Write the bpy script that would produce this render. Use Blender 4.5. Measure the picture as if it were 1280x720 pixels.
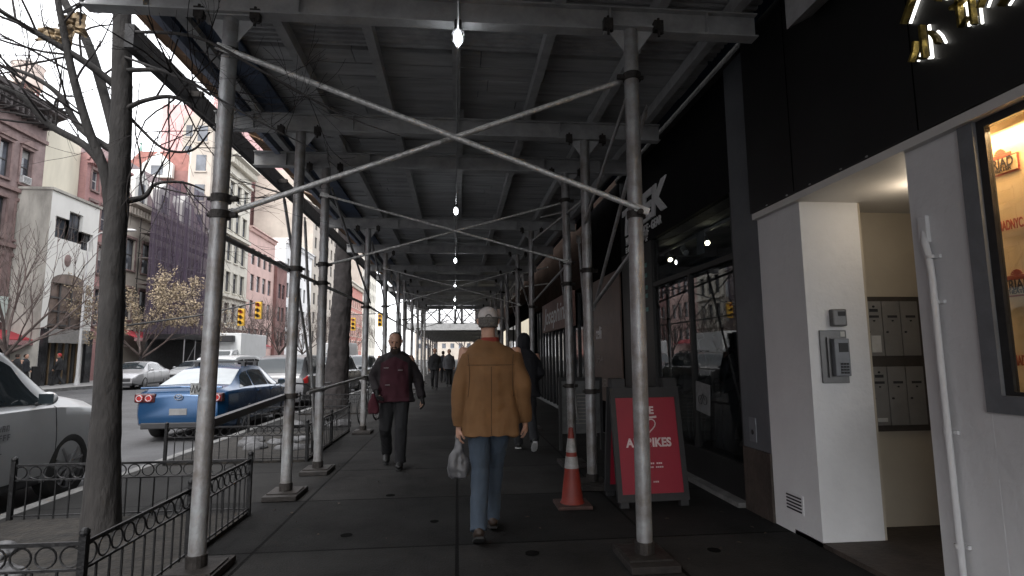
import bpy, bmesh, math, random
from mathutils import Vector, Matrix, noise
random.seed(7)
PI = math.pi
S = bpy.context.scene
for o in list(bpy.data.objects): bpy.data.objects.remove(o)
COL = S.collection
# ------------------------------------------------------------------ camera
F = 700.0; EYE = 1.45
vY = Vector((-68, -85, -F)).normalized()
vZ = Vector((-.0087, 1, (68*.0087-85)/F)).normalized()
vX = vY.cross(vZ)
cam_d = bpy.data.cameras.new('camera'); cam = bpy.data.objects.new('camera', cam_d); COL.objects.link(cam)
cam_d.sensor_width = 36; cam_d.lens = F/1280*36; cam_d.clip_start = .05; cam_d.clip_end = 2000
M3 = Matrix((vX, vY, vZ))          # rows: world axes in camera coordinates
cam.matrix_world = Matrix.Translation((0, 0, EYE)) @ M3.to_4x4()
S.camera = cam
# ------------------------------------------------------------------ light
SUN_EL, SUN_AZ = math.radians(48), math.radians(200)
w = bpy.data.worlds.new('World'); S.world = w; w.use_nodes = True
nt = w.node_tree; bg = nt.nodes['Background']
sky = nt.nodes.new('ShaderNodeTexSky'); sky.sky_type = 'NISHITA'; sky.sun_disc = False
sky.sun_elevation = SUN_EL; sky.sun_rotation = SUN_AZ; sky.air_density = 1.0; sky.dust_density = 4.0; sky.ozone_density = 1.0
hs = nt.nodes.new('ShaderNodeHueSaturation'); hs.inputs['Saturation'].default_value = .22
cl = nt.nodes.new('ShaderNodeMixRGB'); cl.inputs[0].default_value = .75; cl.inputs[2].default_value = (8.2, 8.3, 8.6, 1)   # even overcast layer over the sky
nt.links.new(sky.outputs[0], hs.inputs['Color']); nt.links.new(hs.outputs[0], cl.inputs[1]); nt.links.new(cl.outputs[0], bg.inputs['Color'])
bg.inputs['Strength'].default_value = .15
sl = bpy.data.lights.new('sun', 'SUN'); sl.energy = 1.0; sl.angle = math.radians(18); sl.color = (1, .97, .93)
so = bpy.data.objects.new('sun', sl); COL.objects.link(so)
sd = Vector((math.sin(SUN_AZ)*math.cos(SUN_EL), math.cos(SUN_AZ)*math.cos(SUN_EL), math.sin(SUN_EL)))
so.rotation_euler = sd.to_track_quat('Z', 'Y').to_euler(); so.location = sd*30
S.view_settings.view_transform = 'Standard'; S.view_settings.look = 'None'
S.view_settings.gamma = 1; S.view_settings.use_curve_mapping = False
S.view_settings.exposure = 1.4
S.render.engine = 'CYCLES'
S.cycles.max_bounces = 8; S.cycles.transparent_max_bounces = 24
# ------------------------------------------------------------------ materials
MATS = {}
def mat(name, col, rough=.7, metal=0, noise_amt=.15, scale=6, bump=0, bscale=40, emit=None, estr=0, spec=None, stretch=None, col2=None):
    if name in MATS: return MATS[name]
    m = bpy.data.materials.new(name); m.use_nodes = True; t = m.node_tree; b = t.nodes['Principled BSDF']
    b.inputs['Roughness'].default_value = rough; b.inputs['Metallic'].default_value = metal
    if spec is not None: b.inputs['Specular IOR Level'].default_value = spec
    c = (*col, 1)
    tc = t.nodes.new('ShaderNodeTexCoord'); src = tc.outputs['Object']
    if stretch:
        mp = t.nodes.new('ShaderNodeMapping'); mp.inputs['Scale'].default_value = stretch
        t.links.new(src, mp.inputs[0]); src = mp.outputs[0]
    if noise_amt > 0:
        n = t.nodes.new('ShaderNodeTexNoise'); n.inputs['Scale'].default_value = scale; n.inputs['Detail'].default_value = 7; n.inputs['Roughness'].default_value = .65
        t.links.new(src, n.inputs['Vector'])
        r = t.nodes.new('ShaderNodeValToRGB'); r.color_ramp.elements[0].position = .3; r.color_ramp.elements[1].position = .72
        k = 1-noise_amt*2; k2 = 1+noise_amt
        r.color_ramp.elements[0].color = (*[x*max(k, 0) for x in col], 1) if col2 is None else (*col2, 1)
        r.color_ramp.elements[1].color = (*[min(1, x*k2) for x in col], 1)
        t.links.new(n.outputs['Fac'], r.inputs[0]); t.links.new(r.outputs[0], b.inputs['Base Color'])
    else: b.inputs['Base Color'].default_value = c
    if bump:
        n2 = t.nodes.new('ShaderNodeTexNoise'); n2.inputs['Scale'].default_value = bscale; n2.inputs['Detail'].default_value = 6
        t.links.new(src, n2.inputs['Vector'])
        bp = t.nodes.new('ShaderNodeBump'); bp.inputs['Strength'].default_value = bump; bp.inputs['Distance'].default_value = .02
        t.links.new(n2.outputs['Fac'], bp.inputs['Height']); t.links.new(bp.outputs[0], b.inputs['Normal'])
    if emit: b.inputs['Emission Color'].default_value = (*emit, 1); b.inputs['Emission Strength'].default_value = estr
    MATS[name] = m; return m
def glass(name, tint=(1, 1, 1), ior=1.5, rough=0.0):
    m = bpy.data.materials.new(name); m.use_nodes = True; t = m.node_tree
    for n in list(t.nodes): t.nodes.remove(n)
    o = t.nodes.new('ShaderNodeOutputMaterial'); mx = t.nodes.new('ShaderNodeMixShader'); f = t.nodes.new('ShaderNodeFresnel'); f.inputs[0].default_value = ior
    tr = t.nodes.new('ShaderNodeBsdfTransparent'); tr.inputs[0].default_value = (*tint, 1); g = t.nodes.new('ShaderNodeBsdfGlossy'); g.inputs['Roughness'].default_value = rough
    gm = t.nodes.new('ShaderNodeNewGeometry'); iv = t.nodes.new('ShaderNodeMath'); iv.operation = 'SUBTRACT'; iv.inputs[0].default_value = 1; ml = t.nodes.new('ShaderNodeMath'); ml.operation = 'MULTIPLY'
    t.links.new(gm.outputs['Backfacing'], iv.inputs[1]); t.links.new(f.outputs[0], ml.inputs[0]); t.links.new(iv.outputs[0], ml.inputs[1])
    t.links.new(ml.outputs[0], mx.inputs[0]); t.links.new(tr.outputs[0], mx.inputs[1]); t.links.new(g.outputs[0], mx.inputs[2]); t.links.new(mx.outputs[0], o.inputs[0])
    MATS[name] = m; return m
def brickmat(name, c1, c2, mortar, bw, bh, ms=.01, rough=.8, scale=1.0, offset=.5, swap='XZ', bump=.25, stain=.35, spec=.5):
    m = bpy.data.materials.new(name); m.use_nodes = True; t = m.node_tree; b = t.nodes['Principled BSDF']; b.inputs['Roughness'].default_value = rough; b.inputs['Specular IOR Level'].default_value = spec
    tc = t.nodes.new('ShaderNodeTexCoord'); sp = t.nodes.new('ShaderNodeSeparateXYZ'); cb = t.nodes.new('ShaderNodeCombineXYZ')
    t.links.new(tc.outputs['Object'], sp.inputs[0])
    if swap == 'XY': t.links.new(sp.outputs[0], cb.inputs[0]); t.links.new(sp.outputs[1], cb.inputs[1])
    else:
        ad = t.nodes.new('ShaderNodeMath'); ad.operation = 'ADD'; t.links.new(sp.outputs[0], ad.inputs[0]); t.links.new(sp.outputs[1], ad.inputs[1])
        t.links.new(ad.outputs[0], cb.inputs[0]); t.links.new(sp.outputs[2], cb.inputs[1])
    br = t.nodes.new('ShaderNodeTexBrick'); br.inputs['Scale'].default_value = scale; br.inputs['Brick Width'].default_value = bw; br.inputs['Row Height'].default_value = bh
    br.inputs['Mortar Size'].default_value = ms; br.inputs['Color1'].default_value = (*c1, 1); br.inputs['Color2'].default_value = (*c2, 1); br.inputs['Mortar'].default_value = (*mortar, 1); br.offset = offset
    t.links.new(cb.outputs[0], br.inputs['Vector'])
    n = t.nodes.new('ShaderNodeTexNoise'); n.inputs['Scale'].default_value = .9; n.inputs['Detail'].default_value = 9; n.inputs['Roughness'].default_value = .7; t.links.new(tc.outputs['Object'], n.inputs['Vector'])
    r = t.nodes.new('ShaderNodeValToRGB'); r.color_ramp.elements[0].position = .32; r.color_ramp.elements[1].position = .62; v = 1-stain
    r.color_ramp.elements[0].color = (v, v, v, 1); r.color_ramp.elements[1].color = (1, 1, 1, 1); t.links.new(n.outputs['Fac'], r.inputs[0])
    mx = t.nodes.new('ShaderNodeMixRGB'); mx.blend_type = 'MULTIPLY'; mx.inputs[0].default_value = 1
    t.links.new(br.outputs['Color'], mx.inputs[1]); t.links.new(r.outputs[0], mx.inputs[2]); t.links.new(mx.outputs[0], b.inputs['Base Color'])
    n2 = t.nodes.new('ShaderNodeTexNoise'); n2.inputs['Scale'].default_value = 60; n2.inputs['Detail'].default_value = 5; t.links.new(tc.outputs['Object'], n2.inputs['Vector'])
    bp = t.nodes.new('ShaderNodeBump'); bp.inputs['Strength'].default_value = bump; bp.inputs['Distance'].default_value = .01; t.links.new(n2.outputs['Fac'], bp.inputs['Height']); t.links.new(bp.outputs[0], b.inputs['Normal'])
    MATS[name] = m; return m
M = MATS
STEEL = mat('shed_paint', (.385, .39, .395), .55, .0, .16, 5, .25, 30)
POLE = mat('galvanised_pole', (.34, .355, .37), .42, .45, .16, 5, .2, 40, col2=(.17, .15, .135))
BRACE = mat('brace_steel', (.66, .66, .65), .5, .5, .22, 30, .2, 80)
CLAMP = mat('clamp_iron', (.05, .045, .042), .6, .6, .3, 20, .3, 90)
DECKM = mat('deck_paint', (.42, .425, .43), .7, 0, .20, 2.5, .35, 25, stretch=(.35, 3, 1))
PLY = mat('raw_plywood', (.34, .20, .11), .8, 0, .35, 2.2, .2, 40, col2=(.12, .08, .06))
BLUE = mat('blue_plywood', (.03, .055, .11), .6, 0, .3, 3)
PBLUE = mat('pale_blue_board', (.26, .30, .40), .6, 0, .2, 4)
DBOARD = mat('weathered_dark_board', (.028, .028, .03), .8, 0, .4, 6, .3, 40)
WOOD = mat('wet_timber_block', (.02, .016, .014), .7, 0, .4, 8, .4, 30)
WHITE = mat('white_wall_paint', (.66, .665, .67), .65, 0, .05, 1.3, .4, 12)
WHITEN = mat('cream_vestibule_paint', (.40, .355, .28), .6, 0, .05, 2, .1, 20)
BLACKF = mat('black_fascia_panel', (.006, .006, .0065), .5, 0, .3, 2, .05, 10)
DGREY = mat('charcoal_paint', (.10, .108, .118), .5, 0, .12, 2, .08, 20)
GREYF = mat('grey_window_frame', (.17, .18, .195), .45, .2, .1, 8)
BRASS = mat('brushed_aluminium', (.13, .13, .13), .4, .5, .1, 12)
MBOX = mat('mailbox_grey_paint', (.20, .195, .185), .45, .15, .08, 7, .05, 40)
DARKM = mat('dark_metal', (.03, .03, .032), .45, .4, .2, 10)
IRON = mat('black_wrought_iron', (.012, .012, .013), .5, .4, .3, 14, .3, 50)
STONEB = mat('brown_stone_base', (.06, .046, .038), .7, 0, .3, 4, .4, 30)
BARK = mat('grey_tree_bark', (.022, .020, .019), .9, 0, .45, 7, .8, 26, stretch=(1, 1, .35), col2=(.010, .009, .009))
TWIG = mat('dark_twig_bark', (.022, .018, .018), .9, 0, .3, 9)
FARBARK = mat('brown_twig_bark', (.10, .075, .068), .9, 0, .3, 4)
TANLEAF = mat('dry_tan_leaf', (.36, .285, .19), .85, 0, .35, 1.5)
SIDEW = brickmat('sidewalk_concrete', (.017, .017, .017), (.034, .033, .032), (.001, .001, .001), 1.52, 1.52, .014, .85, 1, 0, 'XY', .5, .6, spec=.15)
ASPH = mat('street_asphalt', (.062, .062, .065), .85, 0, .22, .8, .4, 120)
KERB = mat('granite_kerb', (.15, .148, .145), .7, 0, .3, 5, .3, 60)
LINEP = mat('road_line_paint', (.55, .55, .53), .7, 0, .3, 3)
SOIL = mat('tree_pit_soil', (.018, .015, .012), .95, 0, .5, 8, .9, 25)
SNOW = mat('dirty_snow', (.10, .10, .105), .7, 0, .35, 7, .6, 20)
PANE = mat('dark_window_pane', (.09, .10, .12), .10, 0, .5, .5, spec=.8)
BLIND = mat('window_blind', (.30, .30, .29), .6, 0, .15, 2)
SHOPG = glass('shop_glass', (.80, .84, .86), 1.85)
CGLASS = mat('car_glass', (.02, .026, .03), .06, 0, .1, 3)
RUBBER = mat('tyre_rubber', (.018, .018, .018), .8, 0, .2, 20)
RIM = mat('alloy_rim', (.32, .32, .33), .35, .8, .1, 9)
TRIMB = mat('black_plastic_trim', (.02, .02, .022), .6, 0, .1, 10)
LAMPR = mat('red_lamp_lens', (.30, .02, .02), .2, 0, .2, 30)
LAMPW = mat('clear_lamp_lens', (.6, .6, .62), .15, .3, .1, 20)
BULB = mat('lit_bulb', (1, 1, 1), .4, 0, 0, emit=(.93, .97, 1), estr=9)
BULB2 = mat('warm_lit_bulb', (1, 1, 1), .4, 0, 0, emit=(1, .88, .6), estr=10)
LEDW = mat('white_edge_light', (1, 1, 1), .4, 0, 0, emit=(1, .98, .92), estr=1.1)
GOLD = mat('gold_letter_face', (.34, .25, .07), .3, .9, .4, 25, .3, 40)
LETTER = mat('pale_grey_lettering', (.68, .69, .70), .5, 0, .05, 5)
LETTERD = mat('dim_lettering', (.28, .26, .24), .6, 0, .05, 5)
# ------------------------------------------------------------------ mesh helpers
OFF = {}
class MB:
    def __init__(s): s.v = []; s.f = []; s.m = []; s.mi = 0
    def quad(s, a, b, c, d):
        n = len(s.v); s.v += [Vector(a), Vector(b), Vector(c), Vector(d)]; s.f.append((n, n+1, n+2, n+3)); s.m.append(s.mi)
    def box(s, x0, x1, y0, y1, z0, z1):
        n = len(s.v); s.v += [Vector((x, y, z)) for x in (x0, x1) for y in (y0, y1) for z in (z0, z1)]
        for f in ((0, 1, 3, 2), (4, 6, 7, 5), (0, 4, 5, 1), (2, 3, 7, 6), (0, 2, 6, 4), (1, 5, 7, 3)): s.f.append(tuple(n+i for i in f)); s.m.append(s.mi)
        return s
    def rings(s, R, closed=True, caps=True):
        n = len(s.v); k = len(R[0])
        for r in R: s.v += [Vector(p) for p in r]
        for i in range(len(R)-1):
            for j in range(k if closed else k-1):
                j2 = (j+1) % k; s.f.append((n+i*k+j, n+i*k+j2, n+(i+1)*k+j2, n+(i+1)*k+j)); s.m.append(s.mi)
        if caps and closed:
            s.f.append(tuple(n+j for j in range(k))[::-1]); s.m.append(s.mi)
            s.f.append(tuple(n+(len(R)-1)*k+j for j in range(k))); s.m.append(s.mi)
        return s
    def tube(s, pts, rad, n=10, flat=None, side=None):
        pts = [Vector(p) for p in pts]
        if not hasattr(rad, '__len__'): rad = [rad]*len(pts)
        R = []; u = None
        for i, p in enumerate(pts):
            d = (pts[min(i+1, len(pts)-1)]-pts[max(i-1, 0)])
            if d.length < 1e-9: d = Vector((0, 0, 1))
            d.normalize()
            if u is None:
                a = Vector(side) if side else (Vector((1, 0, 0)) if abs(d.x) < .9 else Vector((0, 1, 0)))
                u = (a-d*a.dot(d)).normalized()
            else: u = (u-d*u.dot(d)).normalized()
            v = d.cross(u); r = rad[i]; fl = (flat[i] if hasattr(flat, '__len__') else flat) if flat else 1
            R.append([p+u*(r*math.cos(2*PI*j/n))+v*(r*fl*math.sin(2*PI*j/n)) for j in range(n)])
        return s.rings(R)
    def bar(s, a, b, w, h=None):          # rectangular bar between two points, w across, h in the vertical-ish direction
        a = Vector(a); b = Vector(b); d = (b-a).normalized(); h = h or w
        up = Vector((0, 0, 1)) if abs(d.z) < .95 else Vector((1, 0, 0))
        u = d.cross(up).normalized(); v = u.cross(d).normalized()
        return s.rings([[p+u*(sx*w/2)+v*(sz*h/2) for sx, sz in ((-1, -1), (1, -1), (1, 1), (-1, 1))] for p in (a, b)])
    def cyl(s, a, b, r, n=14): return s.tube([a, b], r, n)
    def ell(s, c, r, n=16, m=10):
        R = []
        for i in range(m+1):
            t = PI*i/m; q = max(math.sin(t), .02)
            R.append([(c[0]+r[0]*q*math.cos(2*PI*j/n), c[1]+r[1]*q*math.sin(2*PI*j/n), c[2]-r[2]*math.cos(t)) for j in range(n)])
        return s.rings(R)
    def prism(s, poly, axis, a, b):       # poly of 2D points extruded along an axis ('x','y','z') from a to b
        def P(p, t): return (t, p[0], p[1]) if axis == 'x' else ((p[0], t, p[1]) if axis == 'y' else (p[0], p[1], t))
        return s.rings([[P(p, a) for p in poly], [P(p, b) for p in poly]])
    def build(s, name, mats, parent=None, smooth=0, bevel=0, xf=None):
        me = bpy.data.meshes.new(name); off = Vector(OFF.get(parent.name if parent else None, (0, 0, 0)))
        vs = [(xf @ v if xf else v)-off for v in s.v]
        me.from_pydata([tuple(v) for v in vs], [], s.f)
        if not isinstance(mats, (list, tuple)): mats = [mats]
        for m_ in mats: me.materials.append(m_)
        me.polygons.foreach_set('material_index', s.m)
        bm = bmesh.new(); bm.from_mesh(me); bmesh.ops.recalc_face_normals(bm, faces=bm.faces)
        if bevel: bmesh.ops.bevel(bm, geom=list(bm.edges), offset=bevel, segments=2, affect='EDGES', profile=.6)
        bm.to_mesh(me); bm.free()
        if smooth:
            me.polygons.foreach_set('use_smooth', [True]*len(me.polygons))
            try: me.set_sharp_from_angle(angle=math.radians(smooth))
            except Exception: pass
        me.update()
        o = bpy.data.objects.new(name, me); COL.objects.link(o)
        if parent: o.parent = parent; OFF[o.name] = tuple(off)
        return o
def tag(o, label=None, cat=None, group=None, kind=None):
    if label: o['label'] = label
    if cat: o['category'] = cat
    if group: o['group'] = group
    if kind: o['kind'] = kind
    return o
def root(name, label, cat, loc=(0, 0, 0), rz=None, group=None):
    o = bpy.data.objects.new(name, None); COL.objects.link(o); o.location = loc; o.empty_display_size = .2
    OFF[o.name] = tuple(loc) if rz is None else (0, 0, 0)
    if rz is not None: o.rotation_euler = (0, 0, rz)
    return tag(o, label, cat, group)
def solo(o):                                # move a one-mesh thing's origin to its base centre
    me = o.data; n = len(me.vertices); c = Vector((0, 0, 0)); z = 1e9
    for v in me.vertices: c += v.co; z = min(z, v.co.z)
    c /= max(n, 1); c.z = z; me.transform(Matrix.Translation(-c)); o.location = c; return o
def copy_tree(o, parent=None, loc=None, label=None):
    c = o.copy(); COL.objects.link(c)
    if parent: c.parent = parent
    if loc is not None: c.location = loc
    if label: c['label'] = label
    for ch in list(o.children): copy_tree(ch, c)
    return c
BOX = lambda *a: MB().box(*a)
def meshed(mb, voxel, smooth=2, wr=0, ws=8, seed=0, drape=0):   # fuse overlapping solids into one continuous skin
    me = bpy.data.meshes.new('tmp'); me.from_pydata([tuple(v) for v in mb.v], [], mb.f)
    bm = bmesh.new(); bm.from_mesh(me); bmesh.ops.recalc_face_normals(bm, faces=bm.faces); bm.to_mesh(me); bm.free()
    o = bpy.data.objects.new('tmp', me); COL.objects.link(o)
    md = o.modifiers.new('r', 'REMESH'); md.mode = 'VOXEL'; md.voxel_size = voxel
    if smooth: sm = o.modifiers.new('s', 'SMOOTH'); sm.factor = .5; sm.iterations = smooth
    dg = bpy.context.evaluated_depsgraph_get(); dg.update()
    me2 = bpy.data.meshes.new_from_object(o.evaluated_get(dg)); bpy.data.objects.remove(o); bpy.data.meshes.remove(me)
    if wr:
        sv = Vector((seed*3.1, seed*1.7, seed))
        nm = [v.normal.copy() for v in me2.vertices]
        for v, n in zip(me2.vertices, nm):
            if drape:
                an_ = math.atan2(v.co.y, v.co.x); hh = max(0, drape-v.co.z); v.co += n*(hh*.012*math.sin(an_*9+3*noise.noise(v.co*4))+.006*noise.noise(Vector((v.co.x*5, v.co.y*5, v.co.z*15))))
            q = Vector((v.co.x*ws, v.co.y*ws, v.co.z*ws*.55))+sv
            k = noise.noise(q)+.5*noise.noise(q*2.3); v.co += n*(wr*k-wr*.3*abs(noise.noise(q*1.4+Vector((5, 5, 5)))))
    me2.polygons.foreach_set('use_smooth', [True]*len(me2.polygons))
    return me2
def link_mesh(me, name, m_, parent=None):
    me.name = name; me.materials.clear(); me.materials.append(m_)
    o = bpy.data.objects.new(name, me); COL.objects.link(o)
    if parent: o.parent = parent
    return o
FONT_AX = {'-x': ((0, -1, 0), (0, 0, 1)), '-y': ((1, 0, 0), (0, 0, 1)), '+x': ((0, 1, 0), (0, 0, 1)), '+y': ((-1, 0, 0), (0, 0, 1))}
def text(s, name, loc, size, face, m_, parent=None, align='CENTER', ext=.004, bold=0, sx=1, shear=0, loc_local=False, up=None, right=None):
    cu = bpy.data.curves.new(name, 'FONT'); cu.body = s; cu.size = size; cu.extrude = ext; cu.align_x = align; cu.align_y = 'CENTER'; cu.offset = bold; cu.shear = shear
    o = bpy.data.objects.new('tmp', cu); COL.objects.link(o)
    dg = bpy.context.evaluated_depsgraph_get(); dg.update()
    me = bpy.data.meshes.new_from_object(o.evaluated_get(dg)); bpy.data.objects.remove(o)
    r, u = (Vector(a) for a in FONT_AX[face]) if face else (Vector(right), Vector(up)); n = r.cross(u)
    off = Vector(OFF.get(parent.name if parent else None, (0, 0, 0)))
    mt = Matrix(((r.x*sx, u.x, n.x, loc[0]-off.x), (r.y*sx, u.y, n.y, loc[1]-off.y), (r.z*sx, u.z, n.z, loc[2]-off.z), (0, 0, 0, 1)))
    me.transform(mt); me.materials.clear(); me.materials.append(m_)
    ob = bpy.data.objects.new(name, me); COL.objects.link(ob)
    if parent: ob.parent = parent
    return ob
# ================================================================== SETTING
RZ = -.15
KX = -4.15           # near kerb
FK = -20.0           # far kerb
g = MB().box(-400, 400, -60, 900, -1.2, -.35).build('ground', mat('ground_far', (.09, .09, .088), .9)); tag(g, kind='structure')
o = MB().box(FK, KX-.15, -30, 170, -.5, RZ).build('road', ASPH); tag(o, kind='structure')
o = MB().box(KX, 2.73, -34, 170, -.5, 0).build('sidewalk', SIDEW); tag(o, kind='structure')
o = MB().box(KX-.15, KX, -34, 170, -.5, .006).build('kerb', KERB, bevel=.012); tag(o, kind='structure')
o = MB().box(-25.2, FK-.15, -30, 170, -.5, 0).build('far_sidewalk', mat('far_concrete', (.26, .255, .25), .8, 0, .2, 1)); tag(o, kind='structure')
o = MB().box(FK-.15, FK, -30, 170, -.5, .006).build('far_kerb', KERB); tag(o, kind='structure')
mb = MB()
for k in range(26): mb.box(-12.2, -12.08, -6+k*6, -3+k*6, RZ, RZ+.004)
for k in range(8): mb.box(-19.4+k*1.9, -18.7+k*1.9, 56, 59.5, RZ, RZ+.004)
o = mb.build('lane_marking', LINEP); tag(o, kind='structure')
# gum stains on the pavement
mb = MB()
for (x, y, r) in ((.55, 4.3, .055), (-.2, 5.2, .04), (.9, 3.6, .05), (-.9, 4.9, .05), (.3, 6.4, .06), (-.4, 3.7, .05), (1.9, 4.2, .05), (-.7, 6.2, .05), (.05, 8.4, .06), (.6, 9.5, .06), (-1.1, 9, .07), (1.6, 3.4, .04)):
    n = len(mb.v); k = 14
    mb.v += [Vector((x+r*(1+.3*noise.noise(Vector((x*9+j, y, 0))))*math.cos(2*PI*j/k), y+r*1.1*math.sin(2*PI*j/k), .003)) for j in range(k)]; mb.f.append(tuple(range(n, n+k))); mb.m.append(0)
o = mb.build('pavement_stain', mat('old_gum_stain', (.006, .006, .006), .95, spec=.05)); tag(o, kind='structure')

# ================================================================== SIDEWALK SHED
shed = root('sidewalk_shed', 'long grey steel sidewalk shed on pipe legs covering the whole pavement', 'scaffolding', (0, 4, 0))
BY = [-5, -2.2, 1.75, 4.1, 6.32, 7.55, 11.2, 13.9, 17.0, 19.0, 22.3, 25.4, 28.4, 30.8]
ZB, ZT = 4.0, 4.2
XR = {4.1: 2.41}
for y in BY:
    mb = MB(); x0, x1 = -2.72, 2.42
    mb.box(x0, x1, y-.006, y+.006, ZB+.012, ZT-.012); mb.box(x0, x1, y-.055, y+.055, ZB, ZB+.012); mb.box(x0, x1, y-.055, y+.055, ZT-.012, ZT)
    for x in (-2.3, -1.2, 0, 1.2, 2.0): mb.box(x-.005, x+.005, y-.05, y+.05, ZB+.013, ZT-.013)
    mb.build('cross_beam', STEEL, shed)
segs = [(-5.3, -2.4), (-2.6, 1.9), (1.9, 6.36), (6.3, 11.25), (11.15, 17.05), (16.95, 22.35), (22.25, 30.9)]
for i, (a, b) in enumerate(segs):
    for j, x in enumerate((-2.25, -1.5, -.77, -.02, .8, 1.62, 2.25)):
        xx = x+random.uniform(-.05, .05) if i not in (2,) else x
        MB().box(xx-.04, xx+.04, a, b, ZT+.001+(i % 2)*.002, ZT+.12).build('joist', STEEL, shed)
# deck planks
mb = MB(); y = -5.3; i = 0
while y < 31:
    wdt = .245 if y > 4.9 else .6
    zj = ZT+.121+random.uniform(0, .012)
    cuts = [-2.32, -1.1+random.uniform(-.4, .4), .5+random.uniform(-.4, .4), 2.5]
    if y+wdt > 3.85 and y < 5.05:      # ribbed steel sheet
        y = 5.1; wdt = 0
    else:
        for a, b in zip(cuts, cuts[1:]): mb.box(a+.004, b-.004, y+.006, y+wdt-.006, zj+random.uniform(0, .008), zj+.045)
    y += wdt; i += 1
mb.build('deck_planking', DECKM, shed)
mb = MB(); R = []
k = 0
yy = 3.85
while yy < 5.05:
    ph = (yy/.075) % 1; z = ZT+.125+(.022 if ph < .5 else 0); R.append([(-2.32, yy, z), (2.5, yy, z)]); yy += .01
mb.rings(R, closed=False, caps=False); mb.box(-2.32, 2.5, 3.8, 5.1, ZT+.17, ZT+.2)
mb.build('ribbed_deck_sheet', STEEL, shed)
MB().box(-2.33, 2.66, -5.3, 31, ZT+.21, ZT+.26).build('sky_leak_blocker', BLUE, shed)  # unseen sheet added above the planks to stop sky light leaking through gaps
mb = MB().box(-2.96, -2.9, -5.3, 1.7, ZT-.1, ZT+1.1); mb.build('parapet_panel', BLUE, shed)
# outrigger at the street side
MB().box(-2.38, -1.95, 1.8, 28.5, ZT+.06, ZT+.1).build('blue_soffit_panel', BLUE, shed)['label'] = 'dark blue painted plywood soffit'
MB().box(-2.45, -2.385, 1.8, 28.5, ZT-.03, ZT+.16).build('edge_board', PBLUE, shed)['label'] = 'pale blue edge board'
mb = MB(); random.seed(3); y = 1.9
while y < 28.4:
    l = random.uniform(.5, 1.1); t = random.uniform(0, .05)
    mb.rings([[(-2.75, yy, ZT+.16+t), (-2.47, yy, ZT+.05+t*.5), (-2.47, yy, ZT+.075+t*.5), (-2.75, yy, ZT+.19+t)] for yy in (y, y+l-.03)]); y += l
mb.build('raw_plywood_edge', PLY, shed)['label'] = 'unpainted splintered plywood edge'
MB().box(-2.94, -2.86, 4.95, 28.4, ZT-.02, ZT+.2).build('parapet_beam', DBOARD, shed)['label'] = 'dark weathered outer board'
mb = MB()
for y in (6, 9, 12, 15, 18, 21, 24, 27): mb.box(-2.87, -2.72, y-.03, y+.03, ZT+.02, ZT+.08)
mb.build('outrigger_bracket', CLAMP, shed)
# poles
RP = .056
def pole(x, y, lean=0, base=True):
    p = MB().cyl((x-lean*.3, y, .06), (x, y, ZB-.002), RP, 20).build('pole', POLE, shed, smooth=40)
    if base:
        mb = MB().box(x-lean*.3-.15, x-lean*.3+.15, y-.15, y+.15, .05, .062); mb.cyl((x-lean*.3, y, .062), (x-lean*.3, y, .14), RP+.012, 16); mb.build('base_plate', CLAMP, p)
        MB().box(x-.17-lean*.3, x+.17-lean*.3, y-.24, y+.24, .002, .05).build('sole_block', WOOD, p, bevel=.006)
    mb = MB()
    for s in (-1, 1):
        mb.prism([(x+s*RP*.8, ZB-.003), (x+s*.19, ZB-.003), (x+s*RP*.8, ZB-.2)], 'y', y-.006, y+.006)
    mb.box(x-.2, x+.2, y-.07, y+.07, ZB-.013, ZB-.002)
    mb.build('cap_bracket', STEEL, p)
    for s in (-1, 1):
        mb = MB()
        mb.box(x+s*.2-.035, x+s*.2+.035, y-.1, y-.045, ZB-.05, ZB+.03); mb.cyl((x+s*.2, y-.085, ZB-.1), (x+s*.2, y-.085, ZB+.05), .011, 8); mb.cyl((x+s*.2+.02, y-.085, ZB-.075), (x+s*.2+.02, y-.085, ZB-.045), .02, 6)
        mb.build('beam_clamp', CLAMP, p)
    return p
def clamp(p, x, y, z, d=(1, 0, 0)):
    mb = MB().cyl((x, y, z-.028), (x, y, z+.028), RP+.014, 16)
    d = Vector(d).normalized(); a = Vector((x, y, z)); mb.cyl(a+d*(RP), a+d*(RP+.06), .022, 8); mb.cyl(a-d*RP, a-d*(RP+.035), .017, 6)
    mb.build('pipe_clamp', CLAMP, p, smooth=40)
PL = {}
for i, y in enumerate(BY):
    if y < 1.8: continue
    for s in (-1, 1):
        if y == 4.1: x, yy, lean = (-1.71, 4.15, .12) if s < 0 else (1.35, 4.04, .1)
        elif y == 1.75: x, yy, lean = (-1.75, 1.75, 0) if s < 0 else (1.6, 1.75, 0)
        else: x, yy, lean = (-1.78 if s < 0 else 1.5), y, .1*random.uniform(-1, 1)
        if y == 1.75: continue
        PL[(y, s)] = (pole(x, yy, lean), x, yy)
def P(y, s): return PL[(y, s)]
def brace(a, b, r=.021, name='cross_brace'):
    mb = MB().tube([a, b], r, 10); a = Vector(a); b = Vector(b); d = (b-a).normalized()
    for e, q in ((a, -d), (b, d)): mb.bar(e-q*.06, e+q*.05, .008, .055)
    return mb.build(name, BRACE if name == 'cross_brace' else POLE, shed, smooth=40)
p1, p2 = P(4.1, -1), P(4.1, 1)
brace((p1[1]-.02, 4.07, 3.72), (p2[1]+.02, 3.96, 2.52)); brace((p1[1], 4.24, 2.51), (p2[1], 4.12, 3.63))
clamp(p1[0], p1[1], p1[2], 3.72); clamp(p1[0], p1[1]-.005, p1[2], 2.6); clamp(p1[0], p1[1]-.005, p1[2], 2.48); clamp(p2[0], p2[1], p2[2], 3.6, (-1, 0, 0)); clamp(p2[0], p2[1]-.005, p2[2], 2.50, (0, -1, 0))
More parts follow.
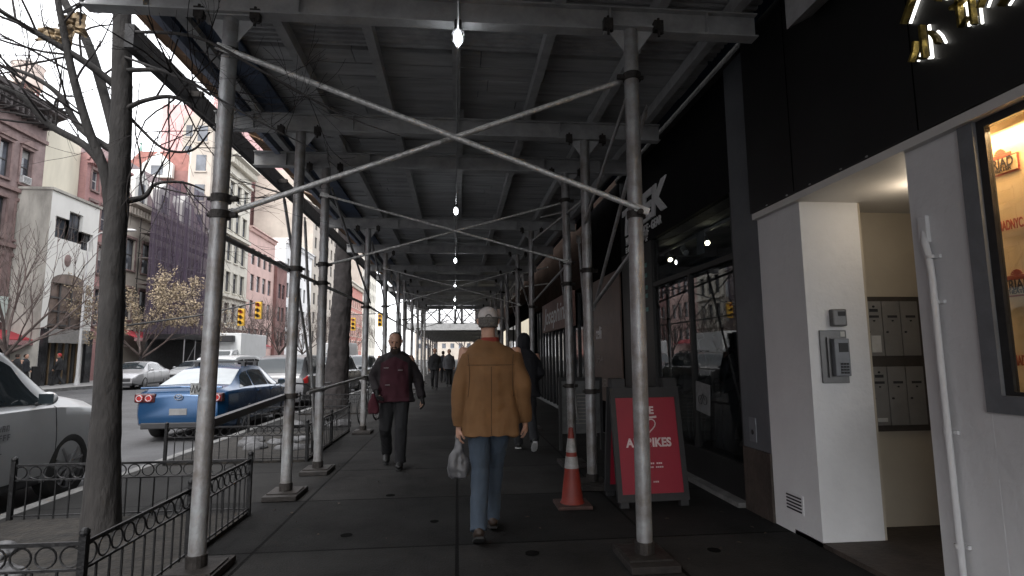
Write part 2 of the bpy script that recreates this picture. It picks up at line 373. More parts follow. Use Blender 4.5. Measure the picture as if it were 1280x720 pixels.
for y in (7.55, 13.9, 19.0, 25.4):
    a, b = P(y, -1), P(y, 1)
    brace((a[1], y-.08, 3.6), (b[1], y-.08, 2.72), .016); brace((a[1], y+.08, 2.67), (b[1], y+.08, 3.6), .016)
    for q, z in ((a, 3.6), (a, 2.67), (b, 2.72), (b, 3.6)): clamp(q[0], q[1], y, z)
ys = [4.1, 6.32, 7.55, 11.2, 13.9, 17.0, 19.0, 22.3, 25.4, 28.4]
mb = MB().tube([(-1.79, 4.2, 2.37), (-1.86, 6.3, 2.41), (-1.86, 11.4, 2.5)], .023, 10).build('side_rail', POLE, shed, smooth=40)
MB().tube([(-1.87, 11.2, 2.5), (-1.87, 28.5, 2.5)], .023, 10).build('side_rail', POLE, shed, smooth=40)
MB().bar((-1.80, 4.24, .97), (-1.86, 6.4, 1.03), .05, .06).build('side_rail', DGREY, shed)
MB().tube([(-1.87, 11.2, 1.0), (-1.87, 28.5, 1.0)], .02, 10).build('side_rail', POLE, shed, smooth=40)
MB().tube([(-1.68, 6.6, 1.05), (-1.68, 11.2, 1.1)], .02, 8).build('side_rail', POLE, shed, smooth=40)
brace((-1.86, 6.9, 3.1), (-1.9, 7.9, .35), .018, 'diagonal_brace'); brace((-1.93, 6.3, 3.2), (-1.93, 8.3, .4), .018, 'diagonal_brace')
brace((-1.7, 7.6, 3.7), (-1.7, 11.1, 2.5), .018, 'diagonal_brace')
for a, b, za, zb in ((4.1, 6.32, 3.35, 2.0), (6.32, 4.6, 2.95, 3.95)): brace((1.47, a, za), (1.57, b, zb), .018, 'diagonal_brace')
brace((1.42, 4.06, 2.36), (1.56, 6.3, 2.02), .02, 'diagonal_brace'); brace((1.5, 6.4, 3.3), (1.5, 11.0, 3.75), .018, 'diagonal_brace') 
brace((1.5, 7.55, 3.45), (1.5, 9.9, 3.95), .015, 'diagonal_brace'); brace((1.5, 7.3, 2.7), (1.5, 11.1, 2.5), .018, 'diagonal_brace')
brace((1.62, 7.3, 3.0), (1.6, 6.6, .55), .016, 'diagonal_brace'); brace((1.6, 8.6, 2.9), (1.62, 7.6, .6), .016, 'diagonal_brace')
for a, b in zip(ys[3:], ys[4:]):
    for s, x in ((-1, -1.7), (1, 1.45)):
        brace((x, a, 3.7 if s < 0 else 2.4), (x, b, 2.4 if s < 0 else 3.7), .017, 'diagonal_brace')
for y in (6.32, 7.55, 11.2):
    for s in (-1, 1):
        q = P(y, s); clamp(q[0], q[1], q[2], 2.42, (s, 0, 0)); clamp(q[0], q[1], q[2], 1.04, (s, 0, 0))
# graffiti sticker on first pole
q = P(4.1, -1)
mb = MB(); xs, ysx = q[1]-.085, q[2]; R = []
for j in range(7):
    a = -PI*.5+(-.7+1.4*j/6); R.append([(xs+(RP+.0015)*math.cos(a), ysx+(RP+.0015)*math.sin(a), z) for z in (1.2, 1.28)])
mb.rings(R, closed=False, caps=False); mb.build('sticker', mat('worn_sticker', (.30, .31, .31), .6, 0, .3, 60), q[0])
mb = MB(); pts = [(-.035, 1.25), (-.02, 1.215), (-.01, 1.268), (.0, 1.212), (.012, 1.262), (.02, 1.22), (.034, 1.25)]
mb.tube([(xs+x, ysx-math.sqrt((RP+.004)**2-x*x), z) for x, z in pts], .0022, 5)
mb.build('marker_scrawl', DARKM, q[0])
# grey metal gusset near the fascia
MB().prism([(2.45, 3.86), (2.45, 4.2), (2.66, 4.2), (2.66, 3.98)], 'y', 3.2, 3.72).build('end_gusset', STEEL, shed)

# far shed
sh2 = root('sidewalk_shed', 'second sidewalk shed beyond the gap with a lattice parapet', 'scaffolding', (0, 34, 0))
MB().box(-3.2, 2.6, 33.9, 34.1, 3.0, 3.36).build('front_beam', STEEL, sh2)
MB().box(-3.2, 2.6, 34.1, 70, 3.36, 3.46).build('deck', DECKM, sh2)
for y in range(37, 70, 4): MB().box(-3.0, 2.5, y-.05, y+.05, 3.16, 3.36).build('cross_beam', STEEL, sh2)
mb = MB(); mb.bar((-3.2, 34, 4.45), (2.6, 34, 4.45), .08, .08)
for x in (-3.1, -2.1, -1.1, -.15, .25, 1.2, 2.2): mb.bar((x, 34, 3.36), (x, 34, 4.5), .14)
for a, b in ((-3.1, -2.1), (-2.1, -1.1), (-1.1, -.15), (-.15, .25), (.25, 1.2), (1.2, 2.2)):
    mb.bar((a, 34.02, 3.4), (b, 34.02, 4.42), .06); mb.bar((a, 33.98, 4.42), (b, 33.98, 3.4), .06)
mb.build('lattice_parapet', DARKM, sh2)
for y in (34, 38, 42, 46, 50, 54, 58, 62, 66):
    for x in (-2.4, 1.9): MB().cyl((x, y+.2, 0), (x, y+.2, 3.15), .06, 10).build('pole', POLE, sh2, smooth=40)

# string of lights
cb = MB(); LY = [4.05, 9.05, 13.9, 19.1, 23.7, 27.6]
pts = []
for a, b in zip([1.0]+LY, LY+[28.3]):
    for k in range(6):
        t = k/6; pts.append((.02-.006*(a+(b-a)*t), a+(b-a)*t, 3.93-.05*math.sin(PI*t)*1.0))
cb.tube(pts, .008, 6); o = cb.build('light_cable', mat('grey_cable', (.30, .31, .32), .5)); tag(solo(o), 'long pale cable strung under the shed deck linking the work lamps', 'cable')
lab = ['brightest caged work lamp, nearest, below the first cross beam', 'second caged work lamp from the front, above the crossing far braces', 'third caged work lamp from the front along the cable', 'fourth caged work lamp from the front along the cable', 'fifth caged work lamp, small and far, above the lattice gap', 'farthest caged work lamp at the end of the shed']
for i, y in enumerate(LY):
    x = .02-.006*y; z = 3.98 if i == 0 else 3.93
    r = root('work_lamp', lab[i], 'lamp', (x, y, z-.2), group='caged work lamps on the cable')
    MB().cyl((x, y, z-.05), (x, y, z+.03), .028, 14).build('socket', DARKM, r, smooth=40)
    MB().ell((x, y, z-.11), (.03, .03, .062), 14, 10).build('bulb', BULB, r, smooth=60)
    mb = MB()
    for k in range(5):
        a = 2*PI*k/5; c, s_ = math.cos(a), math.sin(a)
        mb.tube([(x+.03*c, y+.03*s_, z-.03), (x+.046*c, y+.046*s_, z-.07), (x+.044*c, y+.044*s_, z-.13), (x+.006*c, y+.006*s_, z-.19)], .0028, 5)
    for zz, rr in ((z-.075, .046), (z-.13, .044)): mb.tube([(x+rr*math.cos(2*PI*k/16), y+rr*math.sin(2*PI*k/16), zz) for k in range(17)], .0028, 5)
    mb.build('cage', M['alloy_rim'], r)
# ================================================================== RIGHT-HAND BUILDINGS
XW = 2.73
# ---- near white building
nb = root('corner_building', 'white painted shopfront building under a wide black fascia', 'building', (XW, 2, 0))
MB().box(XW, XW+.5, 4.15, 4.78, .0, 2.7).build('pilaster', WHITE, nb)['label'] = 'white pilaster beside the vestibule'
mb = MB(); mb.box(XW, XW+.3, 2.68, 3.07, 0, 2.66); mb.box(XW+.001, XW+.3, 0.2, 2.68, 0, 1.14); mb.box(XW, XW+.3, -9, .2, 0, 2.66)
mb.build('wall', WHITE, nb)
MB().box(XW, 9, -9, 4.78, 4.6, 16).build('upper_wall', brickmat('dark_brick', (.04, .026, .022), (.05, .034, .028), (.04, .036, .03), .24, .075, spec=0), nb)
fa_ = MB().box(2.665, 2.95, -9, 4.78, 2.72, 4.6).build('fascia', BLACKF, nb); fa_['label'] = 'wide matt black fascia'
for y in (4.1, 2.88, 1.66, .44): MB().box(2.6625, 2.6652, y, y+.006, 2.73, 4.59).build('panel_joint', mat('joint_black', (.0015, .0015, .0015), .9, spec=0), fa_)
for y in (4.05, 2.93, 2.83, 1.71):
    for z in (2.8, 3.4, 4.0): MB().cyl((2.661, y, z), (2.6652, y, z), .007, 8).build('screw', DARKM, fa_)
mb = MB().box(2.68, 5.2, -9, 4.78, 2.66, 2.715); mb.build('soffit', mat('white_soffit', (.60, .59, .57), .6, 0, .05, 3), nb)
mb = MB()
for y in (4.5, 4.2, 3.9, 3.55, 3.3): mb.ell((2.664, y, 2.725), (.006, .014, .007), 6, 4)
mb.build('peeling_edge', mat('peeling_edge_paint', (.4, .4, .4)), nb)
# vestibule
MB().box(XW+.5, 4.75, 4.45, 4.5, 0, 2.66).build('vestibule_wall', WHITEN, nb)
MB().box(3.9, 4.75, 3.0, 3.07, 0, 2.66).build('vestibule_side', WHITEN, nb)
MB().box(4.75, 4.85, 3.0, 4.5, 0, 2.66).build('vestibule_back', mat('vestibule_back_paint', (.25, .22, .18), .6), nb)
MB().box(XW, 4.8, 3.0, 4.5, -.01, .035).build('threshold', STONEB, nb)
MB().box(XW+.32, XW+.38, 3.02, 3.2, .0, 2.45).build('door_edge', DARKM, nb)['label'] = 'open dark metal door edge'
mb = MB(); mb.box(XW+.5, XW+.52, 4.152, 4.45, 0, 2.658)
mb.build('jamb_return', WHITEN, nb)
# mailboxes: thing of its own (bolted panel)
mlb = root('mailbox_panel', 'two rows of grey apartment mailboxes in a dark frame inside the vestibule', 'mailboxes', (3.66, 4.44, .8))
MB().box(3.235, 3.945, 4.42, 4.449, .80, 1.92).build('frame', mat('bronze_frame', (.07, .06, .052), .5, .4, .15, 8), mlb)
for r_, (z0, z1) in enumerate(((.85, 1.33), (1.42, 1.88))):
    for c in range(4):
        x0 = 3.245+c*.166; dr = MB().box(x0, x0+.159, 4.409, 4.42, z0, z1).build('mailbox_door', MBOX, mlb, bevel=.002)
        mb = MB().box(x0+.045, x0+.13, 4.405, 4.409, z1-.14, z1-.12); mb.cyl((x0+.085, 4.40, z1-.165), (x0+.085, 4.409, z1-.165), .007, 8); mb.cyl((x0+.03, 4.40, z1-.26), (x0+.03, 4.409, z1-.26), .009, 8)
        if c == 1: mb.box(x0+.05, x0+.125, 4.405, 4.409, z1-.09, z1-.065); mb.cyl((x0+.087, 4.40, z1-.045), (x0+.087, 4.409, z1-.045), .009, 8)
        mb.build('slot', TRIMB, dr)
        if c == 1: MB().box(x0+.045, x0+.13, 4.403, 4.409, z0+.03, z0+.17 if r_ else z0+.06).build('name_card', mat('paper_card', (.5, .5, .48), .7), dr)
# vestibule lamp
vl = root('downlight', 'small lit spotlight under the white vestibule soffit', 'lamp', (3.2, 3.3, 2.56))
MB().cyl((3.2, 3.3, 2.59), (3.2, 3.3, 2.658), .035, 14).build('housing', WHITE, vl)
MB().ell((3.2, 3.3, 2.583), (.026, .026, .02), 12, 8).build('bulb', BULB2, vl, smooth=60)
pl = bpy.data.lights.new('vestibule_light', 'POINT'); pl.energy = 1.6; pl.color = (1, .82, .62); pl.shadow_soft_size = .05
po = bpy.data.objects.new('vestibule_light', pl); COL.objects.link(po); po.location = (3.3, 3.6, 2.5)
# intercom + reader on jamb face (faces camera, Y=4.15)
ic = root('intercom', 'grey wall intercom with small screen and keypad on white pilaster', 'intercom', (2.95, 4.13, 1.21))
MB().box(2.815, 3.035, 4.134, 4.149, 1.215, 1.625).build('back_plate', BRASS, ic, bevel=.004)
mb = MB(); mb.box(2.895, 3.02, 4.085, 4.134, 1.27, 1.56); mb.build('housing', M['grey_window_frame'], ic, bevel=.008)
MB().box(2.93, 3.005, 4.081, 4.086, 1.455, 1.525).build('screen', BLACKF, ic)
mb = MB()
for i in range(3):
    for j in range(4): mb.box(2.935+i*.024, 2.952+i*.024, 4.079, 4.086, 1.29+j*.022, 1.305+j*.022)
mb.build('keypad', TRIMB, ic)
MB().box(2.862, 2.882, 4.12, 4.134, 1.26, 1.57).build('side_rib', BRASS, ic, bevel=.003)
MB().box(2.985, 3.02, 4.131, 4.134, 1.575, 1.615).build('label_sticker', M['paper_card'], ic)
rd = root('card_reader', 'small grey card reader above the intercom', 'card reader', (2.965, 4.13, 1.65))
MB().box(2.91, 3.03, 4.10, 4.149, 1.655, 1.79).build('housing', BRASS, rd, bevel=.012)
MB().box(2.955, 3.015, 4.097, 4.101, 1.735, 1.77).build('display', BLACKF, rd)
# vent grille low on the white pilaster (street face)
vg = root('vent_grille', 'low louvred vent in the white pilaster near the pavement', 'vent', (XW, 4.48, .16))
mb = MB().box(2.722, 2.7299, 4.36, 4.60, .17, .32)
mb.build('frame', M['white_wall_paint'], vg)
mb = MB()
for k in range(5): mb.box(2.716, 2.722, 4.38, 4.58, .185+k*.026, .197+k*.026)
mb.build('louvre', DARKM, vg)
# conduit on near wall
cd = root('wall_conduit', 'white painted conduit pipe bent at the top on the right wall', 'pipe', (2.7, 2.92, 0))
MB().tube([(2.715, 2.965, 2.15), (2.70, 2.955, 2.08), (2.692, 2.93, 2.0), (2.69, 2.918, 1.9), (2.69, 2.915, 1.2), (2.69, 2.905, 0.01)], [.018, .02, .02, .019, .018, .018], 12).build('pipe', WHITE, cd, smooth=50)
MB().box(2.70, 2.729, 2.935, 2.995, 2.08, 2.24).build('junction_box', WHITE, cd, bevel=.006)
for z in (1.98, 1.72, 1.0, .4): mb = MB(); mb.box(2.712, 2.7295, 2.88, 2.96, z, z+.02); mb.cyl((2.69, 2.9155, z), (2.69, 2.9155, z+.02), .022, 12); mb.build('pipe_strap', WHITE, cd)
# near display window
wn = MB(); wn.box(2.712, 2.765, 2.60, 2.69, 1.14, 2.66); wn.box(2.712, 2.765, .2, 2.60, 1.14, 1.23); 
wf = wn.build('window_frame', GREYF, nb)
mb = MB(); mb.box(2.735, 2.768, 2.555, 2.60, 1.23, 2.659); mb.box(2.735, 2.768, .2, 2.555, 1.23, 1.25); mb.box(2.735, 2.768, .2, 2.555, 2.615, 2.659); mb.build('inner_frame', DARKM, wf)
MB().box(2.752, 2.757, .2, 2.555, 1.25, 2.615).build('glass', SHOPG, wf)
mb = MB(); mb.quad((2.86, 2.6, 1.1), (2.86, 2.69, 1.1), (2.86, 2.69, 2.66), (2.86, 2.6, 2.66))
# display box interior and lit poster board
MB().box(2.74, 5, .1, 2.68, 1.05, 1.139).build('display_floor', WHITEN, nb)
tb = root('theatre_backdrop', 'cream backdrop printed with red and black theatre logos behind the lit window', 'poster', (2.86, 2.2, 1.15))
MB().box(2.86, 2.87, .3, 2.84, 1.145, 2.655).build('panel', mat('cream_backdrop', (.66, .50, .30), .6, 0, .12, 1.2), tb)
TX = 2.855
RD = mat('backdrop_red', (.36, .07, .04), .6); BKL = mat('backdrop_ink', (.03, .02, .018), .6); TANL = mat('backdrop_tan', (.62, .42, .24), .6)
def triad(yc, zc):
    w2, h2 = .097, .047
    lg = MB().box(TX, TX+.003, yc-w2, yc+w2, zc-h2, zc+h2).build('logo_border', RD, tb)
    MB().box(TX-.003, TX, yc-w2+.009, yc+w2-.009, zc-h2+.009, zc+h2-.009).build('logo_ground', TANL, lg)
    mb = MB().box(TX-.001, TX+.003, yc-.06, yc+.06, zc+h2, zc+h2+.016)
    for j in range(9):
        a = PI*j/8; q = zc+h2+.014; R_ = .032
        mb.prism([(yc, q), (yc+R_*math.cos(a-.15), q+R_*math.sin(a-.15)), (yc+R_*math.cos(a+.15), q+R_*math.sin(a+.15))], 'x', TX, TX+.003)
    mb.build('logo_fan', RD, lg)
    text('TRIAD', 'lettering', (TX-.006, yc, zc+.012), .075, '-x', BKL, tb, ext=.001, bold=.001, sx=.68); text('THEATER', 'lettering', (TX-.006, yc, zc-.023), .029, '-x', BKL, tb, ext=.001, bold=.0005, sx=.95)
for yc in (2.60, 2.16, 1.72):
    triad(yc, 2.42); triad(yc-.015, 1.775)
    for z in (2.10, 1.40): text('TRIADNYC.COM', 'lettering', (TX-.003, yc-.045, z), .072, '-x', RD, tb, ext=.001, bold=.002, sx=.43)
al = bpy.data.lights.new('display_light', 'AREA'); al.shape = 'RECTANGLE'; al.size = .05; al.size_y = 1.6; al.energy = 13; al.color = (1, .62, .30)
ao = bpy.data.objects.new('display_light', al); COL.objects.link(ao); ao.location = (2.80, 1.9, 2.60); ao.rotation_euler = (0, math.radians(-12), 0)
# illuminated characters on the fascia
cs = root('illuminated_sign', 'gold characters with white lit edges on the black fascia', 'sign', (2.62, 2.4, 3.0))
def stroke(pts, w, name='character_stroke', z_sc=1):
    # pts in (y, z); flat gold face 4 cm proud with a lit edge behind
    def ribbon(dx0, dx1, e):
        mb = MB(); P_ = [Vector((0, a, b)) for a, b in pts]; R = []
        for i, p in enumerate(P_):
            d = (P_[min(i+1, len(P_)-1)]-P_[max(i-1, 0)]).normalized(); n = Vector((0, -d.z, d.y))
            ww = (w[i] if hasattr(w, '__len__') else w)/2+e
            R.append([p+n*ww+Vector((dx0, 0, 0)), p-n*ww+Vector((dx0, 0, 0)), p-n*ww+Vector((dx1, 0, 0)), p+n*ww+Vector((dx1, 0, 0))])
        return mb.rings(R)
    f = ribbon(2.60, 2.635, 0).build(name, GOLD, cs); e_ = ribbon(2.65, 2.66, -.003); e_.v = [v+Vector((0, -.009, 0)) for v in e_.v]; e_.build('edge_light', LEDW, f)
def glyph(strokes, y, z, s):
    for st, w in strokes: stroke([(y-a*s, z+b*s) for a, b in st], w*s*.72)
xiao = [([(.5, 1), (.5, .06), (.36, .14)], .12), ([(.26, .68), (.2, .42), (.05, .2)], .1), ([(.74, .68), (.86, .48), (.95, .22)], .1)]
guo = [([(.2, 1), (.05, .72)], .08), ([(.12, .8), (.36, .8)], .07), ([(.22, .8), (.22, .12), (.36, .2)], .07), ([(.08, .52), (.36, .52)], .07),
       ([(.5, .96), (.9, .96)], .06), ([(.5, .96), (.5, .72)], .06), ([(.9, .96), (.9, .72)], .06), ([(.5, .72), (.9, .72)], .06),
       ([(.44, .56), (.44, .02)], .06), ([(.44, .56), (.96, .56), (.96, .1), (.88, .04)], .06), ([(.7, .72), (.7, .45), (.56, .22)], .06), ([(.7, .42), (.84, .22)], .06)]
ren = [([(.1, .2), (.35, .55), (.55, 1)], .1), ([(.5, .8), (.8, .35), (1, .15)], .1)]
glyph(xiao, 2.845, 3.08, .21); glyph(guo, 2.575, 3.10, .32); glyph(ren, 2.89, 3.32, .28)

# ---- bicycle shop
bs = root('bicycle_shop', 'black fronted bicycle shop with a large display window', 'building', (XW, 7, 0))
MB().box(XW-.005, XW+.45, 4.782, 5.25, .58, 4.6).build('pilaster', DGREY, bs)['label'] = 'charcoal painted pilaster'
MB().box(XW-.02, XW+.45, 4.783, 5.25, 0, .578).build('plinth', STONEB, bs)['label'] = 'brown stone plinth'
pt = MB().box(2.715, 2.7248, 5.0, 5.12, .64, .86).build('access_plate', GREYF, bs, bevel=.004); MB().ell((2.712, 5.06, .73), (.006, .025, .025), 10, 6).build('lock', DARKM, pt)
MB().box(XW+.02, XW+.3, 5.25, 9.1, 3.08, 4.35).build('fascia', mat('bike_fascia', (.006, .006, .007), .7, 0, .2, 2, spec=.1), bs)
MB().box(XW-.05, XW+.5, 4.8, 9.1, 4.36, 4.6).build('cornice', mat('grimy_cornice', (.03, .028, .027), .8, 0, .4, 5, .5, 20), bs)
MB().box(XW+.1, 9, 4.8, 9.1, 4.6, 16).build('upper_wall', M['dark_brick'], bs)
MB().box(XW+.02, XW+.14, 7.67, 9.1, 0, 3.08).build('dark_pier', BLACKF, bs); MB().box(XW+.02, XW+.2, 5.25, 5.32, 0.38, 3.08).build('shop_frame', BLACKF, bs)
MB().box(XW+.02, XW+.25, 5.25, 7.67, 0, .38).build('stall_riser', BLACKF, bs)
MB().box(XW-.09, XW+.02, 5.26, 9.1, .004, .05).build('step_edge', KERB, bs)
MB().box(XW+.06, XW+.07, 5.32, 7.67, .38, 3.08).build('glass', SHOPG, bs)
mb = MB(); mb.box(XW+.03, XW+.1, 6.42, 6.47, .38, 2.4); mb.box(XW+.03, XW+.1, 5.32, 7.67, 2.40, 2.46); mb.build('mullion', BLACKF, bs)
INT = mat('shop_interior', (.09, .092, .095), .8)
mb = MB(); mb.box(7, 7.1, 4.8, 12, 0, 3.3); mb.box(XW+.3, 7, 4.6, 4.75, 0, 3.3); mb.box(XW+.3, 7, 9.2, 9.3, 0, 3.3); mb.box(XW+.2, 7, 4.8, 9.2, -.02, .03); mb.build('interior_wall', INT, bs)
MB().box(XW+.3, 7, 4.8, 9.2, 3.12, 3.2).build('interior_ceiling', mat('shop_ceiling', (.30, .31, .31), .8), bs)
tl = mat('white_plastic', (.45, .45, .45), .4)
tr = MB().box(3.28, 3.32, 5.4, 8.8, 3.06, 3.1).build('track', tl, bs)
for i, (y, lit) in enumerate(((7.05, 1), (7.75, 0), (8.35, 1))):
    r = root('track_spotlight', ['lit white spotlight nearest the charcoal pilaster inside shop window', 'unlit white spotlight between the two lit ones in shop window', 'lit white spotlight farthest along the shop ceiling track'][i], 'spotlight', (3.3, y, 2.86), group='track spotlights in the bicycle shop')
    a, b = Vector((3.3, y+.09, 3.0)), Vector((3.27, y-.08, 2.9)); MB().cyl(a, b, .042, 14).build('housing', tl, r, smooth=40); MB().cyl((3.3, y+.04, 2.97), (3.3, y+.04, 3.06), .01, 8).build('stem', tl, r)
    if lit: MB().ell(tuple(b), (.03, .03, .03), 12, 8).build('bulb', BULB2, r, smooth=60)
ws = MB().box(XW+.071, XW+.076, 6.05, 6.25, 2.6, 2.86).build('window_card', mat('dim_window_card', (.10, .105, .11), .6), bs)
FX = XW+.012
fs = root('shop_sign', 'pale raised lettering of the bicycle shop on its black fascia', 'sign', (FX, 8, 3.2))
text('TREK', 'lettering', (FX, 8.02, 3.57), .58, '-x', LETTER, fs, ext=.012, bold=.02, sx=1.42, shear=.15)
text('BIKES · SERVICE · GEAR', 'lettering', (FX, 8.0, 3.27), .17, '-x', LETTER, fs, ext=.006, bold=.004, sx=.93)
text('EN', 'lettering', (FX, 8.75, 3.13), .12, '-x', LETTER, fs, ext=.004, bold=.003)
mb = MB()
for j in range(3):
    a = PI*j/3; mb.bar((FX, 7.82-.06*math.cos(a), 3.14-.05*math.sin(a)), (FX, 7.82+.06*math.cos(a), 3.14+.05*math.sin(a)), .008, .014)
mb.build('star_mark', LETTER, fs)
TEAL = mat('teal_mark', (.12, .28, .27), .5)
mb = MB()
for z in (2.75, 2.6, 2.42, 2.3, 2.1): mb.box(XW+.01, XW+.019, 7.86, 7.95, z-.03, z+.03)
mb.build('vertical_mark', TEAL, fs)
pp = root('window_poster', 'tilted white leaflet taped inside the bicycle shop window', 'poster', (XW+.05, 6.35, 1.0)); 
MB().box(XW+.045, XW+.05, 6.05, 6.42, .78, 1.12).build('sheet', mat('white_leaflet', (.2, .205, .21), .6, 0, .2, 9), pp, xf=Matrix.Translation((0, 6.2, .95)) @ Matrix.Rotation(.1, 4, 'X') @ Matrix.Translation((0, -6.2, -.95)))
mb = MB()
for k in range(2):
    cy = 6.17+k*.12; mb.tube([(XW+.042, cy+.05*math.cos(2*PI*j/16), .93+.05*math.sin(2*PI*j/16)) for j in range(17)], .004, 5)
mb.bar((XW+.042, 6.17, .93), (XW+.042, 6.22, 1.0), .004, .008); mb.bar((XW+.042, 6.22, 1.0), (XW+.042, 6.29, .93), .004, .008)
mb.build('print', DARKM, pp)
# ---- next shops
nx = root('laser_clinic', 'brown panelled clinic front with a tall window poster', 'building', (XW, 10, 0))
BRN = mat('brown_panel', (.13, .085, .065), .5, 0, .15, 3)
mb = MB(); mb.box(XW+.02, XW+.4, 9.1, 11.25, 0, 4.4); mb.build('front', mat('dark_shopfront', (.008, .008, .0085), .9, 0, .2, 3, spec=0), nx)
MB().box(XW+.1, 9, 9.1, 13, 4.4, 16).build('upper_wall', M['dark_brick'], nx)
ps = MB().box(XW-.005, XW+.0195, 9.2, 11.1, .6, 2.9).build('window_panel', BRN, nx)
MB().box(XW-.012, XW-.006, 9.2, 11.05, 2.0, 2.2).build('band', mat('panel_band', (.13, .09, .075), .5), ps)
text('celli', 'lettering', (XW-.008, 10.9, 1.86), .33, '-x', LETTER, ps, align='LEFT', ext=.003, bold=.004, sx=.85)
text('595-4', 'lettering', (XW-.008, 10.9, 1.36), .2, '-x', LETTERD, ps, align='LEFT', ext=.002, bold=.002)
text('LASER', 'lettering', (XW-.008, 10.75, .92), .22, '-x', LETTERD, ps, align='LEFT', ext=.002)
cf = root('restaurant', 'dark restaurant front with narrow glazed doors under a script banner', 'building', (XW, 15, 0))
MB().box(XW+.1, 9, 11.25, 21, 3.0, 16).build('upper_wall', M['dark_brick'], cf)
mb = MB(); mb.box(XW+.25, XW+.4, 11.25, 21, 0, 3.0); mb.build('back_wall', M['dark_shopfront'], cf)
for i, y in enumerate([11.4+.62*k for k in range(15)]):
    d = MB().box(XW+.15, XW+.25, y, y+.07, 0, 2.95).build('door_post', DARKM, cf)
for i, y in enumerate([11.47+.62*k for k in range(14)]):
    MB().box(XW+.19, XW+.2, y, y+.54, .15, 2.9).build('door_glass', CGLASS, cf)
bn = root('banner', 'reddish brown banner with pale script over the restaurant doors', 'banner', (XW, 15.5, 2.15))
MB().box(XW-.03, XW+.08, 13.2, 17.75, 2.15, 3.0).build('panel', mat('banner_brown', (.22, .12, .10), .6, 0, .25, 2), bn)
for s_, z, zz, k in (('Josephina', 2.58, .7, 1.35),): text(s_, 'lettering', (XW-.034, 15.5, z), zz, '-x', LETTER, bn, ext=.002, bold=.004, sx=k, shear=.35)
aw = root('metal_awning', 'empty white metal awning frame jutting from the dark wall', 'awning', (2.4, 17, 3.6))
mb = MB()
for (a, b) in (((2.72, 16.6, 4.1), (1.95, 16.6, 3.9)), ((2.72, 16.6, 3.6), (1.95, 16.6, 3.5)), ((1.95, 16.6, 3.9), (1.95, 16.6, 3.5)), ((1.95, 16.6, 3.9), (1.95, 24, 3.9)), ((1.95, 16.6, 3.5), (1.95, 24, 3.5)), ((1.95, 24, 3.9), (1.95, 24, 3.5)), ((1.95, 20, 3.9), (1.95, 20, 3.5)), ((2.72, 24, 4.1), (1.95, 24, 3.9)), ((2.72, 24, 3.6), (1.95, 24, 3.5))): mb.bar(a, b, .035)
mb.build('frame', BRACE, aw)
mb = MB()
MB().tube([(1.95, 16.7+.45*i, 3.53 if i % 2 else 3.87) for i in range(16)], .015, 6).build('lacing', BRACE, aw)
pass
fb = root('brick_building', 'dark brick building far along the right side of the pavement', 'building', (XW, 40, 0))
MB().box(XW+.02, 12, 21, 90, 3.6, 22).build('wall', M['dark_brick'], fb)
mb = MB(); mb.box(XW+.1, 3.2, 21, 90, 0, 3.6); mb.build('shopfront', M['dark_shopfront'], fb)
for k in range(14):
    y = 22+k*3.2; MB().box(XW+.05, XW+.1, y, y+2.5, .5, 2.9).build('shop_window', CGLASS if k % 3 else mat('lit_shop', (.5, .45, .35), .5, 0, .2, 1, emit=(1, .9, .7), estr=.25), fb)
# ---- pavement signs, cone
af = root('sandwich_board', 'black framed A-board with a deep red bicycle shop poster', 'sandwich board', (1.88, 5.5, 0))
tl_ = math.radians(9)
def plane(y0, s):   # leaning frame
    return Matrix.Translation((1.88, y0, 0)) @ Matrix.Rotation(.05, 4, 'Z') @ Matrix.Rotation(s*tl_, 4, 'X')
for s, y0 in ((-1, 5.42), (1, 5.92)):
    mt = plane(y0, s)
    mb = MB(); mb.box(-.36, -.31, -.02, .02, .05, 1.13); mb.box(.31, .36, -.02, .02, .05, 1.13); mb.box(-.31, .31, -.02, .02, .05, .12); mb.box(-.31, .31, -.02, .02, 1.03, 1.13)
    mb.box(-.34, -.2, -.03, .03, 1.13, 1.22); mb.box(.2, .34, -.03, .03, 1.13, 1.22); mb.box(-.34, -.26, -.03, .03, .0, .05); mb.box(.26, .34, -.03, .03, .0, .05)
    fr = mb.build('frame', TRIMB, af, xf=mt)
    REDP = mat('deep_red_poster', (.25, .008, .024), .5, 0, .06, 3)
    pn = MB().box(-.31, .31, -.012, .012, .12, 1.03).build('poster', REDP, af, xf=mt)
    if s < 0:
        up = (mt.to_3x3() @ Vector((0, 0, 1))); rt = (mt.to_3x3() @ Vector((1, 0, 0)))
        mat('pale_print', (.62, .5, .5), .5)
        def tx(str_, x, z, size, **k): text(str_, 'lettering', tuple(mt @ Vector((x, -.016, z))), size, None, M['pale_print'], pn, ext=.002, up=up, right=rt, **k)
        tx('WE', 0, .90, .1, bold=.004); tx('ALL BIKES', 0, .59, .115, bold=.004, sx=.92)
        mb = MB()
        for zz, ww in ((.39, .12), (.355, .13), (.22, .07)):
            for q in range(int(ww*2/.02)): 
                if q % 5 != 3: mb.box(-ww+q*.02, -ww+q*.02+.013, -.018, -.012, zz, zz+.014)
        mb.build('small_print', M['pale_print'], pn, xf=mt)
        hp = []
        for j in range(25):
            t = 2*PI*j/24; hp.append(mt @ Vector((.0052*16*math.sin(t)**3, -.018, .755+.0052*(13*math.cos(t)-5*math.cos(2*t)-2*math.cos(3*t)-math.cos(4*t)))))
        mb = MB().tube(hp, .006, 6); mb.bar(mt @ Vector((-.02, -.018, .83)), mt @ Vector((.1, -.018, .84)), .008, .02); mb.build('heart_outline', M['pale_print'], pn)
wb = root('menu_board', 'pale grey standing menu board behind the traffic cone', 'sandwich board', (1.95, 8.7, 0))
